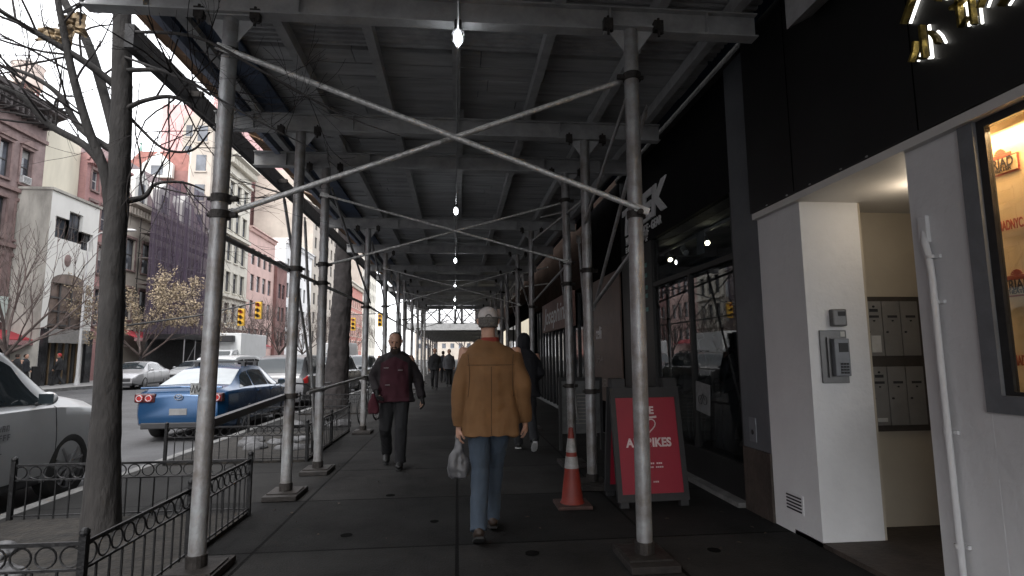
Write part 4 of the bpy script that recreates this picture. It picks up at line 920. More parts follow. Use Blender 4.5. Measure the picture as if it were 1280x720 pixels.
def mkcar(name, label, loc, rz, paint, kind, group=None, cat='car', detail=2, taxi=None, rack=False):
    r = root(name, label, cat, loc, rz, group)
    if kind == 'sedan':
        L, W, H = 4.7, 1.8, 1.45
        c = Car(L, W, H, [(-2.35, .80), (-2.28, 1.0), (-1.75, 1.04), (-.95, 1.38), (-.3, 1.45), (.35, 1.42), (1.15, 1.02), (2.1, .84), (2.35, .60)],
                [(-2.35, .78), (-2.2, .94), (-1.4, .96), (0, .93), (1.1, .90), (2.1, .78), (2.35, .55)], [(-2.35, .80), (-2.2, .93), (-1.7, .99), (0, 1.0), (1.6, .98), (2.1, .90), (2.35, .72)], wb=(-1.38, 1.37), wr=.32)
        sw = [(-1.55, -.78, -1.15, -.70), (-.70, .22, -.62, .22), (.30, 1.02, .30, .45)]; ws_ = (.42, 1.12); rw_ = (-1.72, -.98)
    elif kind == 'suv':
        L, W, H = 4.6, 1.86, 1.68
        c = Car(L, W, H, [(-2.3, .9), (-2.22, 1.12), (-1.85, 1.60), (-1.3, 1.67), (.1, 1.68), (.5, 1.62), (1.2, 1.14), (2.0, 1.0), (2.3, .72)],
                [(-2.3, .88), (-2.15, 1.04), (0, 1.0), (1.1, 1.0), (2.0, .92), (2.3, .65)], [(-2.3, .84), (-2.15, .95), (0, 1), (1.6, .98), (2.05, .90), (2.3, .74)], wb=(-1.32, 1.38), wr=.35, roofw=.74)
        sw = [(-1.95, -1.25, -1.78, -1.25), (-1.17, -.2, -1.17, -.2), (-.12, 1.05, -.12, .62)]; ws_ = (.55, 1.18); rw_ = (-2.2, -1.88)
    else:                        # tall van
        L, W, H = 5.4, 2.0, 2.55
        c = Car(L, W, H, [(-2.7, 2.45), (-2.6, 2.52), (1.0, 2.55), (1.5, 2.3), (2.1, 1.35), (2.6, 1.1), (2.7, .8)],
                [(-2.7, 1.2), (1.5, 1.2), (2.1, 1.12), (2.6, 1.0), (2.7, .75)], [(-2.7, .97), (-2.6, 1), (1.5, 1), (2.3, .94), (2.7, .8)], wb=(-1.6, 1.7), wr=.35, roofw=.86)
        sw = [(.9, 1.95, .9, 1.6)]; ws_ = (1.35, 2.05); rw_ = None
    b = c.body(paint, r)
    for sg in (-1, 1):
        for wy in c.wb: wheel(r, sg*(c.W/2*.985), wy, c.wr, .2, sg, 5 if kind != 'suv' else 10)
        for ya, yb, yta, ytb in sw: c.patch('side_window', CGLASS, r, ya, yb, 5.08, 5.9, yta, ytb, sg)
        mb = MB(); my = 0.82 if kind == 'sedan' else (.85 if kind == 'suv' else 1.75); zc = c.S(my, 4.9, 1).z+.06; xm = c.W/2*.94
        mb.tube([(sg*(xm-.02), my, zc-.03), (sg*(xm+.05), my, zc-.01)], .02, 8)
        mi = MB().ell((sg*(xm+.115), my-.02, zc+.03), (.095, .06, .07), 16, 10); mi.v = [Vector((v.x, max(v.y, my-.055), v.z)) for v in mi.v]
        mo = mi.build('door_mirror', paint, r, smooth=50); MB().box(sg*(xm+.115)-.075, sg*(xm+.115)+.075, my-.058, my-.0555, zc-.02, zc+.08).build('mirror_glass', CGLASS, mo); mb.build('mirror_arm', TRIMB, mo)
        # sills, handles, lamps
        c.patch('sill_trim', TRIMB, r, c.wb[0]+c.wr+.1, c.wb[1]-c.wr-.1, 1.1, 2.0, None, None, sg, .008)
        if kind != 'van':
            for hy in ((-.55, .35) if kind == 'sedan' else (-.95, .1)):
                q = c.S(hy, 3.75, sg); MB().box(min(q.x, q.x+sg*.03), max(q.x, q.x+sg*.03), hy-.09, hy+.09, q.z-.012, q.z+.014).build('door_handle', paint, r, bevel=.005)
        fy = c.L/2
        hl = MB(); 
        c.patch('headlight', LAMPW, r, fy-.38, fy-.10, 3.5, 4.6, None, None, sg, .01)
        if kind == 'sedan' and detail == 3: pass
        else: c.patch('tail_light', LAMPR, r, -fy+.02, -fy+.22, 3.4, 4.7, None, None, sg, .01)
    c.patch('windshield', CGLASS, r, ws_[0], ws_[1], 6.2, 8, both=True)
    if rw_: c.patch('rear_window', mat('rear_glass_frosted', (.24, .26, .27), .25, 0, .08, 3) if detail == 3 else CGLASS, r, rw_[0], rw_[1], 6.2, 8, both=True)
    fy = c.L/2; zb = .3
    # door gaps
    if kind != 'van':
        for gy in ((-.74, .26, 1.1) if kind == 'sedan' else (-1.2, -.16, 1.12)):
            for sg in (-1, 1):
                mb = MB(); mb.tube([c.S(gy, u, sg)+Vector((sg*.001, 0, 0)) for u in (2.1, 2.5, 3, 3.5, 4, 4.8)], .005, 5); mb.build('door_gap', TRIMB, b)
    w1 = c.W/2*.62
    MB().box(-w1, w1, fy-.03, fy+.012, .42, .58).build('grille', TRIMB, r, bevel=.01)
    MB().box(-.16, .16, fy+.012, fy+.02, .40, .50).build('number_plate', M['white_plastic'], r)
    MB().box(-w1*1.15, w1*1.15, fy-.1, fy+.02, .22, .36).build('front_bumper_trim', TRIMB, r, bevel=.02)
    zr = .72 if kind == 'sedan' else .8
    MB().box(-.16, .16, -fy-.012, -fy+.01, zr-.2 if detail == 3 else zr-.06, zr-.08 if detail == 3 else zr+.06).build('number_plate', mat('plate', (.2, .2, .2), .5), r)
    MB().box(-w1*1.2, w1*1.2, -fy-.015, -fy+.1, .26, .38).build('rear_bumper_trim', TRIMB, r, bevel=.02)
    if detail == 3:              # twin round tail lamps, badge, roof bars, boot lip
        for sg in (-1, 1):
            hs_ = MB().box(sg*.62-.19, sg*.62+.19, -fy-.02, -fy+.12, .76, .93).build('tail_light', mat('smoked_lens', (.05, .012, .012), .2), r, bevel=.03)
            for dx, mm in ((.09, LAMPR), (-.08, LAMPW)):
                q = MB().cyl((sg*(.62+dx), -fy-.035, .845), (sg*(.62+dx), -fy+.0, .845), .07, 22); lo = q.build('lamp', LAMPR, hs_, smooth=40)
                MB().tube([(sg*(.62+dx)+.052*math.cos(2*PI*j/20), -fy-.038, .845+.052*math.sin(2*PI*j/20)) for j in range(21)], .007, 6).build('lamp_ring', LAMPW, hs_)
        mb = MB().tube([(.075*math.cos(2*PI*j/20), -fy-.022, .86+.05*math.sin(2*PI*j/20)) for j in range(21)], .008, 6); mb.tube([(-.05, -fy-.022, .88), (0, -fy-.025, .855), (.05, -fy-.022, .88)], .007, 6); mb.build('badge', RIM, r)
        mb = MB(); mb.tube([(x_, -2.28+.04*abs(x_), 1.045-.02*abs(x_)) for x_ in (-.75, -.4, 0, .4, .75)], .022, 8); mb.build('boot_lip', paint, r)
        rack = True
    if rack:
        zt = c.H
        for y in (-.5, .25):
            mb = MB().bar((-.56, y, zt+.06), (.56, y, zt+.06), .05, .03)
            for sg in (-1, 1): mb.box(sg*.5-.04, sg*.5+.04, y-.05, y+.05, zt-.05, zt+.06)
            mb.build('roof_bar', TRIMB, r)
    return r, c
BLUEP = mat('blue_car_paint', (.005, .040, .105), .22, .35, .05, 3, spec=.6)
WHITEP = mat('white_car_paint', (.36, .37, .38), .3, 0, .04, 3)
SILVP = mat('silver_car_paint', (.36, .36, .37), .3, .5, .05, 3)
GREYP = mat('grey_car_paint', (.10, .10, .105), .3, .4, .06, 3)
DARKP = mat('dark_car_paint', (.03, .032, .035), .25, .2, .06, 3)
CGR = 'vehicles parked along the near kerb'; TGR = 'vehicles on the far side of the street'
r, wc = mkcar('parked_car', 'white car with dark lettering on its door, nearest at the left edge', (-5.46, 5.88, RZ), 0, WHITEP, 'suv', CGR); r.scale = (1, 1, 1.06)
# lettering on the near car's right front door
q = wc.S(0.1, 3.2, 1)
for i, t_ in enumerate(('PARK STREET', 'BEFORE RIGHT', 'AT DOOR', 'YOU LET')):
    pass
mb = MB()
random.seed(5)
for row, (n, y0) in enumerate(((15, -.36), (15, -.34), (10, -.2), (9, -.12))):
    for k in range(n):
        if random.random() < .14: continue
        y = y0+k*.052; z = .86-row*.085; x = max(wc.S(y, u_, 1).x for u_ in (3.0, 3.3, 3.6))+.004
        mb.box(x-.002, x+.001, y, y+.012, z-.028, z+.028)
        if random.random() < .8: mb.box(x-.002, x+.001, y+.012, y+.035, z+.018, z+.028)
        if random.random() < .5: mb.box(x-.002, x+.001, y+.012, y+.033, z-.005, z+.004)
        if random.random() < .5: mb.box(x-.002, x+.001, y+.026, y+.037, z-.028, z+.02)
mb.build('door_lettering', mat('faded_grey_lettering', (.14, .14, .15), .6), r)
mkcar('parked_car', 'bright blue sedan with twin round tail lamps and roof bars, parked at kerb', (-5.35, 13.9, RZ), 0, BLUEP, 'sedan', CGR, detail=3)
mkcar('parked_car', 'grey car parked just ahead of the blue sedan', (-5.4, 19.9, RZ), 0, GREYP, 'suv', CGR)
mkcar('parked_car', 'dark car with roof bars parked beyond the grey one', (-5.4, 25.5, RZ), 0, DARKP, 'suv', CGR, rack=True)
mkcar('parked_car', 'dark grey car parked farthest along the near kerb', (-5.4, 31.2, RZ), PI, DARKP, 'suv', CGR)
mkcar('moving_car', 'white minivan driving away beyond the blue sedan', (-8.6, 23.0, RZ), 0, WHITEP, 'suv', TGR)
mkcar('moving_car', 'silver car facing the camera beside the near tree trunk across the road', (-17.6, 33.2, RZ), PI+.12, SILVP, 'sedan', TGR)
mkcar('moving_car', 'second pale car directly behind the silver one across the road', (-17.6, 40.0, RZ), PI, WHITEP, 'sedan', TGR)
mkcar('delivery_van', 'tall white van on the road beyond the second tree trunk', (-8.2, 41.0, RZ), 0, WHITEP, 'van', TGR, cat='van')
# box truck
bt = root('box_truck', 'white box truck facing the camera on the far side of the road', 'truck', (-18.2, 47.5, RZ), PI, TGR)
MB().box(-1.2, 1.2, -4.6, 1.3, .85, 3.55).build('cargo_box', mat('truck_box_white', (.62, .63, .63), .5, 0, .05, 1.5), bt, bevel=.04)
mb = MB(); mb.rings([[(x_, 1.4, z) for x_, z in ((-1.05, .5), (1.05, .5), (1.05, 2.25), (-1.05, 2.25))], [(x_, 2.4, z) for x_, z in ((-1.05, .5), (1.05, .5), (1.05, 2.2), (-1.05, 2.2))], [(x_, 2.95, z) for x_, z in ((-1.02, .5), (1.02, .5), (1.02, 1.3), (-1.02, 1.3))], [(x_, 3.45, z) for x_, z in ((-.95, .5), (.95, .5), (.95, 1.15), (-.95, 1.15))]])
cb_ = mb.build('cab', WHITEP, bt, bevel=.05)
MB().prism([(2.46, 2.1), (2.95, 1.38), (2.97, 1.38), (2.50, 2.12)], 'x', -.88, .88).build('windshield', CGLASS, cb_)
for sg in (-1, 1):
    MB().box(sg*1.055-.006, sg*1.055+.006, 1.6, 2.35, 1.45, 2.1).build('side_window', CGLASS, cb_); mi = MB().box(sg*1.25-.09, sg*1.25+.09, 2.5, 2.56, 1.4, 1.85).build('door_mirror', TRIMB, cb_)
    MB().ell((sg*.75, 3.45, .85), (.14, .05, .1), 12, 8).build('headlight', LAMPW, cb_)
    for wy in (-3.2, 2.2): wheel(bt, sg*1.1, wy, .45, .28, sg, 6)
MB().box(-.5, .5, 3.44, 3.49, .62, 1.05).build('grille', TRIMB, cb_); MB().box(-1.05, 1.05, 3.4, 3.6, .42, .6).build('bumper', TRIMB, cb_, bevel=.03)
MB().box(-.75, .75, 1.3, 1.9, 2.85, 3.35).build('refrigeration_unit', TRIMB, bt, bevel=.05)
# small motor scooter / bikes chained by the second tree
def bicycle(label, x, y, rz, m_):
    r = root('bicycle', label, 'bicycle', (x, y, 0), rz, 'bicycles locked between the shed legs and the kerb')
    for wy in (-.52, .52):
        w_ = MB(); w_.tube([(0, wy+.33*math.cos(2*PI*j/28), .34+.33*math.sin(2*PI*j/28)) for j in range(29)], .016, 8); wo = w_.build('wheel', RUBBER, r, smooth=60)
        s_ = MB()
        for j in range(14): a = 2*PI*j/14; s_.tube([(.02*(-1)**j, wy, .34), (0, wy+.32*math.cos(a), .34+.32*math.sin(a))], .0018, 4)
        s_.build('spokes', RIM, wo)
    f = MB()
    for a, b in (((0, -.52, .34), (0, -.1, .3)), ((0, -.1, .3), (0, -.2, .82)), ((0, -.52, .34), (0, -.18, .74)), ((0, -.1, .3), (0, .36, .74)), ((0, -.19, .76), (0, .34, .82)), ((0, .33, .86), (0, .52, .34))): f.tube([a, b], .017, 8)
    f.build('frame', m_, r, smooth=60)
    MB().tube([(0, -.34, .86), (0, -.2, .88), (0, -.06, .86)], [.07, .05, .02], 10, flat=.4, side=(1, 0, 0)).build('saddle', TRIMB, r, smooth=60)
    MB().tube([(-.28, .24, 1.02), (-.12, .36, 1.0), (0, .33, .9), (.12, .36, 1.0), (.28, .24, 1.02)], .014, 8).build('handlebar', DARKM, r, smooth=60)
    return r
bicycle('black bicycle leaning by the fence left of the bearded man', -2.35, 9.6, .25, DARKM)
bicycle('bicycle with a grey frame behind the bearded man near the shed leg', -1.95, 13.0, -.15, M['alloy_rim'])
bicycle('bicycle with dark frame farther along the shed legs by the far walkers', -1.9, 19.2, .1, TRIMB)
# ================================================================== TREES
def grow(mb, p, d, r, L, depth, rnd, spread=.5, droop=0.0, up=.15, tips=None, minr=.0022, seg=4, kids=3, fall=.68):
    pts = [p]; rad = [r]; q = Vector(p); dd = Vector(d).normalized()
    for i in range(seg):
        dd = (dd+Vector((rnd.uniform(-1, 1), rnd.uniform(-1, 1), rnd.uniform(-1, 1)))*.16+Vector((0, 0, up*.35))).normalized()
        q = q+dd*(L/seg); pts.append(q.copy()); rad.append(max(minr*.7, r*(1-.42*(i+1)/seg)))
    mb.tube(pts, rad, 8 if r > .03 else (5 if r > .008 else 3))
    if tips is not None and depth <= 1: tips += pts[1:]
    if depth <= 0: return
    for k in range(kids):
        t = rnd.uniform(.3, 1); i = min(seg-1, int(t*seg)); b = pts[i].lerp(pts[i+1], t*seg-i); a = rnd.uniform(0, 2*PI)
        ax = dd.orthogonal().normalized(); ax.rotate(Matrix.Rotation(a, 3, dd)); nd = (dd+ax*spread*rnd.uniform(.7, 1.5)).normalized()
        grow(mb, b, nd, max(minr, rad[i]*rnd.uniform(.45, .65)), L*fall*rnd.uniform(.75, 1.15), depth-1, rnd, spread, droop, up, tips, minr, seg, kids, fall)
    grow(mb, pts[-1], dd, rad[-1], L*fall, depth-1, rnd, spread, droop, up, tips, minr, seg, kids, fall)
# near street tree: main limbs follow the photographed ones, at the tree's own distance
TY = 5.2
nt_ = root('street_tree', 'bare street tree with thick grey trunk beside the first shed leg', 'tree', (-3.02, TY, 0))
def at(px, py, Y):
    d = M3 @ Vector((px-640, 360-py, -F)); return Vector((0, 0, EYE))+d*(Y/d.y)
rnd = random.Random(11)
tk = MB(); tp = [(at(128, 640, TY).x, TY, 0)]+[tuple(at(x, y, TY)) for x, y in ((131, 560), (134, 500), (139, 400), (143, 300), (149, 220), (152, 130), (153, 60), (153, 0), (150, -120), (146, -300))]
tp[0] = (tp[0][0], TY, -.02)
tk.tube(tp, [.15, .118, .107, .098, .092, .087, .084, .08, .075, .065, .05], 22)
me = meshed(tk, .012, 1, .006, 7, 4)
me.transform(Matrix.Translation(-nt_.location)); link_mesh(me, 'trunk', BARK, nt_)
lb = MB()
def limb(pts, rads, twigs=5, L=.7, dep=2):
    P_ = [at(x, y, TY+dy) for x, y, dy in pts]
    # densify
    Q = []; RR = []
    for i in range(len(P_)-1):
        p0 = P_[max(i-1, 0)]; p3 = P_[min(i+2, len(P_)-1)]
        for k in range(5): Q.append(cr4(p0, P_[i], P_[i+1], p3, k/5)); RR.append(lerp(rads[i], rads[i+1], k/5))
    Q.append(P_[-1]); RR.append(rads[-1]); lb.tube(Q, RR, 9)
    for k in range(twigs):
        i = rnd.randint(len(Q)//4, len(Q)-2); d = (Q[i+1]-Q[i]).normalized(); ax = d.orthogonal(); ax.rotate(Matrix.Rotation(rnd.uniform(0, 6.28), 3, d))
        grow(tw, Q[i], (d+ax*.9), min(.011, RR[i]*.5), L*rnd.uniform(.6, 1.3), dep, rnd, .55, 0, .12, None, .0018, 4, 2)
tw = MB()
limb([(140, 300, 0), (132, 220, -.05), (110, 160, -.1), (90, 90, -.15), (78, 30, -.2), (66, -30, -.25)], [.05, .043, .038, .032, .028, .02], 9)
limb([(143, 230, 0), (110, 185, .05), (60, 155, .1), (20, 115, .1), (-40, 100, .2)], [.038, .034, .03, .026, .018], 9)
limb([(148, 110, 0), (110, 80, -.1), (70, 55, -.2), (30, 32, -.3), (-20, 0, -.4)], [.036, .032, .026, .023, .015], 9)
limb([(146, 180, .0), (128, 110, .1), (108, 50, .2), (80, 0, .3), (60, -60, .3)], [.04, .042, .04, .034, .02], 6)
limb([(144, 190, 0), (100, 160, .1), (75, 120, .15), (40, 95, .2), (0, 82, .25)], [.034, .03, .024, .02, .012], 8)
limb([(155, 88, 0), (200, 88, -.3), (235, 100, -.7), (262, 118, -1.1)], [.022, .018, .014, .01], 6)
limb([(155, 138, 0), (180, 126, -.1), (220, 122, -.3), (262, 150, -.5), (300, 190, -.7)], [.024, .02, .017, .012, .006], 7)
limb([(152, 135, 0), (175, 160, .1), (205, 186, .1), (240, 188, .15), (262, 165, .2)], [.018, .014, .012, .011, .007], 6)
limb([(152, 252, 0), (180, 246, .1), (195, 230, .1), (228, 228, .15), (256, 238, .2)], [.034, .022, .015, .012, .007], 5)
limb([(153, 40, 0), (240, 45, -1.0), (330, 90, -1.7), (420, 140, -2.0), (500, 170, -2.2)], [.016, .012, .008, .005, .0025], 4, .35)
limb([(153, 70, 0), (230, 100, -.9), (320, 150, -1.4), (400, 190, -1.7)], [.012, .009, .006, .0025], 3, .35)
lb.build('limbs', BARK, nt_, smooth=60); tw.build('twigs', TWIG, nt_)
# paper bag snagged in the branches
pb = root('snagged_bag', 'torn tan paper bag snagged in the branches of the near tree', 'bag', tuple(at(72, 42, TY-.2)))
mb = MB(); c = Vector(pb.location)
for k_, (px, py, w_, h_) in enumerate(((60, 42, .16, .10), (78, 44, .10, .17), (94, 30, .11, .15), (84, 26, .12, .09))):
    q = at(px, py, TY-.2+.02*k_); G = []
    for sd_ in (0, 1):
        for i in range(9):
            row = []
            for j in range(9):
                u, v = (i/8-.5), (j/8-.5); e = 1+.45*noise.noise(Vector((math.atan2(u, v+.01)*1.7, k_*3.3, 1))); nz = noise.noise(Vector((u*4+k_, v*4, k_*2)))
                row.append(q+Vector((u*w_*e*1.3, .07*nz+.05*abs(u)+.004*sd_, v*h_*e*1.3+.03*nz)))
            G.append(row)
    for sd_ in (0, 1): mb.rings(G[sd_*9:sd_*9+9], closed=False, caps=False)
mb.build('paper', mat('tan_paper', (.30, .22, .13), .8, 0, .4, 14), pb, smooth=25)
# second tree (dark trunk right of the second shed legs)
t2 = root('street_tree', 'dark trunked street tree between the shed legs and the grey parked car', 'tree', (-3.35, 16.4, 0))
tk = MB().tube([(-3.42, 16.4, 0), (-3.4, 16.4, .8), (-3.36, 16.4, 2), (-3.3, 16.4, 3.4), (-3.3, 16.4, 4.6), (-3.2, 16.5, 6)], [.40, .33, .29, .27, .23, .18], 18)
me = meshed(tk, .03, 1, .03, 5, 6); me.transform(Matrix.Translation(-t2.location)); link_mesh(me, 'trunk', TWIG, t2)
mb = MB(); r2 = random.Random(4)
for k in range(7):
    a = 2*PI*k/7; grow(mb, Vector((-3.25, 16.45, 4.4+.25*k)), Vector((math.cos(a), math.sin(a), .7)), .09, 2.6, 3, r2, .5, 0, .1, None, .006, 4, 3)
mb.build('limbs', TWIG, t2)
def fartree(label, x, y, h, seed, m_=FARBARK, leaves=0, trunk=.4, grp='bare trees along the far pavement', up=.2):
    r = root('street_tree', label, 'tree', (x, y, 0), None, grp); rr = random.Random(seed); mb = MB()
    th = h*trunk*.55; mb.tube([(x, y, 0), (x+.05, y, th*.6), (x, y+.05, th)], [.17, .13, .11], 10); mb.build('trunk', TWIG, r)
    lm = MB(); tips = []
    for k in range(6):
        a = 2*PI*k/6+rr.uniform(-.3, .3); grow(lm, Vector((x, y, th*(.85+.03*k))), Vector((math.cos(a), math.sin(a), rr.uniform(.7, 1.5))), .07, h*.30, 4 if leaves else 3, rr, .55, 0, up, tips, .009, 4, 3 if not leaves else 2, .70)
    lm.build('limbs', m_, r)
    if leaves:
        lf = MB(); 
        for k in range(leaves):
            p = rr.choice(tips)+Vector((rr.gauss(0, .09), rr.gauss(0, .09), rr.gauss(0, .09))); s_ = rr.uniform(.035, .075); a = Vector((rr.uniform(-1, 1), rr.uniform(-1, 1), rr.uniform(-1, 1))).normalized(); b = a.orthogonal().normalized()
            lf.quad(p-a*s_, p-b*s_*.6, p+a*s_, p+b*s_*.6)
        lf.build('foliage', TANLEAF, r)
    return r
fartree('bare tree in front of the white arched entrance building', -18.9, 25.6, 8.6, 21)
fartree('small tree with dry tan leaves before the netted building', -19.3, 36.5, 7.6, 22, FARBARK, 8500, .4, 'trees along the far pavement', .05)
fartree('bare tree before the cream building, behind the box truck', -19.0, 48.5, 7.0, 23)
fartree('bare tree rising above the box truck roof, left of the pink house', -19.4, 55.0, 8.8, 24, up=.1)
fartree('bare spreading tree in front of the low pink house', -19.2, 63.0, 8.8, 25)
fartree('bare tree in front of the brown house', -19.2, 72.0, 9.5, 26)
fartree('bare tree in front of the tall white side wall', -19.2, 84.0, 10, 27)
fartree('bare tree far off near the beige corner block', -19.2, 100.0, 11, 28)
fartree('bare tree far off in front of the red brick row', -15.5, 118.0, 12, 29)
fartree('bare tree framed by the gap between the two sheds', 1.2, 110.0, 14, 30, grp='bare trees at the end of the street')
fartree('bare tree at the street end left of the shed gap', -6.0, 120.0, 15, 31, grp='bare trees at the end of the street')
# ================================================================== TREE PIT FENCES
def fpanel(a, b, r, z0=.0, H=.5):
    a = Vector(a); b = Vector(b); L = (b-a).length; d = (b-a)/L; mb = MB()
    up = Vector((0, 0, 1))
    for z in (H, H-.13, .06): mb.bar(a+up*z, b+up*z, .014, .012 if z < H else .02)
    n = max(2, int(L/.115))
    for i in range(n+1):
        p = a+d*(L*i/n); mb.bar(p+up*.02, p+up*(H-.13), .01)
        if i < n:
            c = p+d*(L/n/2)+up*(H-.065); mb.tube([c+d*(.052*math.cos(2*PI*j/14))+up*(.052*math.sin(2*PI*j/14)) for j in range(15)], .0055, 5)
    mb.build('fence_panel', IRON, r)
def pit(label, x0, x1, y0, y1, near=True):
    r = root('tree_pit_fence', label, 'fence', ((x0+x1)/2, (y0+y1)/2, 0), None, 'low iron fences round the tree pits')
    fpanel((x1, y0, 0), (x1, y1, 0), r); fpanel((x0, y0, 0), (x1, y0, 0), r); fpanel((x0, y1, 0), (x1, y1, 0), r)
    for x, y in ((x0, y0), (x1, y0), (x1, y1), (x0, y1), (x1, (y0+y1)/2)): mb = MB().box(x-.018, x+.018, y-.018, y+.018, 0, .54); mb.ell((x, y, .555), (.026, .026, .026), 10, 6); mb.build('post', IRON, r)
    o = MB().box(x0, x1, y0, y1, .0, .03).build('tree_pit', SOIL); tag(o, kind='structure')
pit('low black iron fence with rings round the nearest tree pit', -3.98, -1.93, 3.25, 5.62)
pit('low black iron fence with rings round the middle tree pit', -3.98, -2.1, 8.3, 11.4)
pit('low black iron fence with rings round the farther tree pit', -3.98, -2.1, 14.9, 17.9)
rs = random.Random(8)
for nm, cx, cy, n, lb_ in (('near', -3.1, 3.9, 7, 'low heap of dirty snow inside the nearest tree pit fence'), ('mid', -3.0, 9.6, 9, 'heap of dirty snow inside the middle tree pit fence'), ('far', -2.9, 12.8, 8, 'heap of dirty snow between the middle and farther fences')):
    mb = MB()
    for k in range(n): mb.ell((cx+rs.uniform(-.55, .55), cy+rs.uniform(-.5, .7), .04), (rs.uniform(.12, .28), rs.uniform(.12, .26), rs.uniform(.04, .10)), 14, 8)
    me = meshed(mb, .02, 1, .03, 9, cx); o = link_mesh(me, 'snow_heap', SNOW); tag(solo(o), lb_, 'snow heap')
# ================================================================== FAR-SIDE BUILDINGS
def facade(parent, X, y0, y1, z0, z1, holes, wallm, depth=10, reveal=.22, name='wall'):
    ys = sorted({y0, y1}|{h[0] for h in holes}|{h[1] for h in holes}); zs = sorted({z0, z1}|{h[2] for h in holes}|{h[3] for h in holes}); mb = MB()
    for a, b in zip(ys, ys[1:]):
        for c, d in zip(zs, zs[1:]):
            my, mz = (a+b)/2, (c+d)/2
            if any(h[0] < my < h[1] and h[2] < mz < h[3] for h in holes): continue
            mb.quad((X, a, c), (X, b, c), (X, b, d), (X, a, d))
    for a, b, c, d in holes:
        for q in (((X, a, c), (X, b, c), (X-reveal, b, c), (X-reveal, a, c)), ((X, a, d), (X, b, d), (X-reveal, b, d), (X-reveal, a, d)), ((X, a, c), (X, a, d), (X-reveal, a, d), (X-reveal, a, c)), ((X, b, c), (X, b, d), (X-reveal, b, d), (X-reveal, b, c))): mb.quad(*q)
    D = X-depth
    mb.quad((X, y0, z0), (D, y0, z0), (D, y0, z1), (X, y0, z1)); mb.quad((X, y1, z0), (D, y1, z0), (D, y1, z1), (X, y1, z1)); mb.quad((X, y0, z1), (D, y0, z1), (D, y1, z1), (X, y1, z1)); mb.quad((D, y0, z0), (D, y1, z0), (D, y1, z1), (D, y0, z1))
    return mb.build(name, wallm, parent)
rw = random.Random(3)
def window(parent, X, a, b, c, d, frm, trim=None, reveal=.22, sub=True, pediment=False, split=1):
    mb = MB(); f = .055
    x0, x1 = X-reveal-.0, X-reveal+.06
    for q in ((a, a+f, c, d), (b-f, b, c, d), (a+f, b-f, c, c+f), (a+f, b-f, d-f, d), (a+f, b-f, (c+d)/2-.03, (c+d)/2+.03)): mb.box(x0, x1, *q)
    for k in range(1, split): m_ = a+(b-a)*k/split; mb.box(x0, x1-.004, m_-.03, m_+.03, c+f, d-f)
    w_ = mb.build('window', frm, parent)
    mb = MB(); mb.quad((x0+.02, a, c), (x0+.02, b, c), (x0+.02, b, d), (x0+.02, a, d)); mb.build('pane', PANE, w_)
    if rw.random() < .4 and sub:
        zz = d-(d-c)*rw.uniform(.2, .55); mb = MB(); mb.quad((x0+.028, a+f, zz), (x0+.028, b-f, zz), (x0+.028, b-f, d-f), (x0+.028, a+f, d-f)); mb.build('blind', BLIND, w_)
    if trim:
        mb = MB().box(X+.002, X+.13, a-.1, b+.1, c-.12, c-.0); mb.box(X+.002, X+.10, a-.12, b+.12, d, d+.18); mb.box(X+.002, X+.05, a-.14, a-.002, c, d); mb.box(X+.002, X+.05, b+.002, b+.14, c, d)
        if pediment: mb.prism([(a-.2, d+.182), (b+.2, d+.182), ((a+b)/2, d+.55)], 'x', X+.002, X+.2)
        mb.build('surround', trim, w_)
def cornice(parent, X, y0, y1, z, m_, h=.6, out=.6, dent=True):
    mb = MB().prism([(X+.002, z-h), (X+out*.35, z-h), (X+out*.5, z-h*.5), (X+out, z-h*.3), (X+out, z), (X+.002, z)], 'y', y0, y1)
    if dent:
        y = y0+.1
        while y < y1-.2: mb.box(X+.004, X+out*.7, y, y+.14, z-h-.22, z-h*.62); y += .42
    mb.build('cornice', m_, parent)
def block(name, label, X, y0, y1, zt, wallm, floors, bays, frm, trim=None, base=None, ww=1.0, corn=None, ped=False, depth=10, z0=0, margin=.6, sub=True, split=1, cat='building', ch=.6):
    r = root(name, label, cat, (X, (y0+y1)/2, z0)); holes = []
    bw = (y1-y0-margin*2)/bays
    for c, d in floors:
        for k in range(bays): m_ = y0+margin+bw*(k+.5); holes.append((m_-ww/2, m_+ww/2, c, d))
    facade(r, X, y0, y1, z0, zt, holes, wallm, depth)
    for i, h in enumerate(holes): window(r, X, *h, frm, trim, pediment=ped and i >= len(holes)-bays, sub=sub, split=split)
    if corn: cornice(r, X, y0-.15, y1+.15, zt, corn, ch, ch)
    return r
FRD = mat('dark_window_frame', (.06, .055, .055), .6, 0, .1, 3); FRW = mat('white_window_frame', (.5, .5, .5), .6, 0, .05, 3)
BSTONE = mat('brownstone', (.24, .18, .175), .85, 0, .22, 1.1, .5, 9, col2=(.12, .08, .075)); BSTR = mat('brownstone_trim', (.23, .16, .15), .85, 0, .22, 2, .4, 12, col2=(.13, .09, .085)); CORN = mat('dark_cornice', (.07, .058, .058), .8, 0, .4, 2, .5, 12)  # brownstone and following facade colours lightened to stand in for haze
CREAM = mat('stained_cream_render', (.60, .56, .46), .85, 0, .10, .7, .3, 8, stretch=(1, 1, .25)); WREN = mat('white_render', (.66, .65, .62), .85, 0, .07, .6, .2, 10, stretch=(1, 1, .3)); GREN = mat('weathered_grey_render', (.42, .40, .36), .9, 0, .3, .9, .4, 8, stretch=(1, 1, .3))
REDB = brickmat('rose_brick', (.34, .17, .17), (.39, .20, .19), (.30, .2, .19), .24, .08, .01, .85, stain=.25); PINKB = brickmat('pink_brick_tower', (.56, .33, .325), (.60, .36, .35), (.55, .42, .41), .6, .2, .015, .85, stain=.10)  # tower brick colour paled and desaturated in place of distance haze
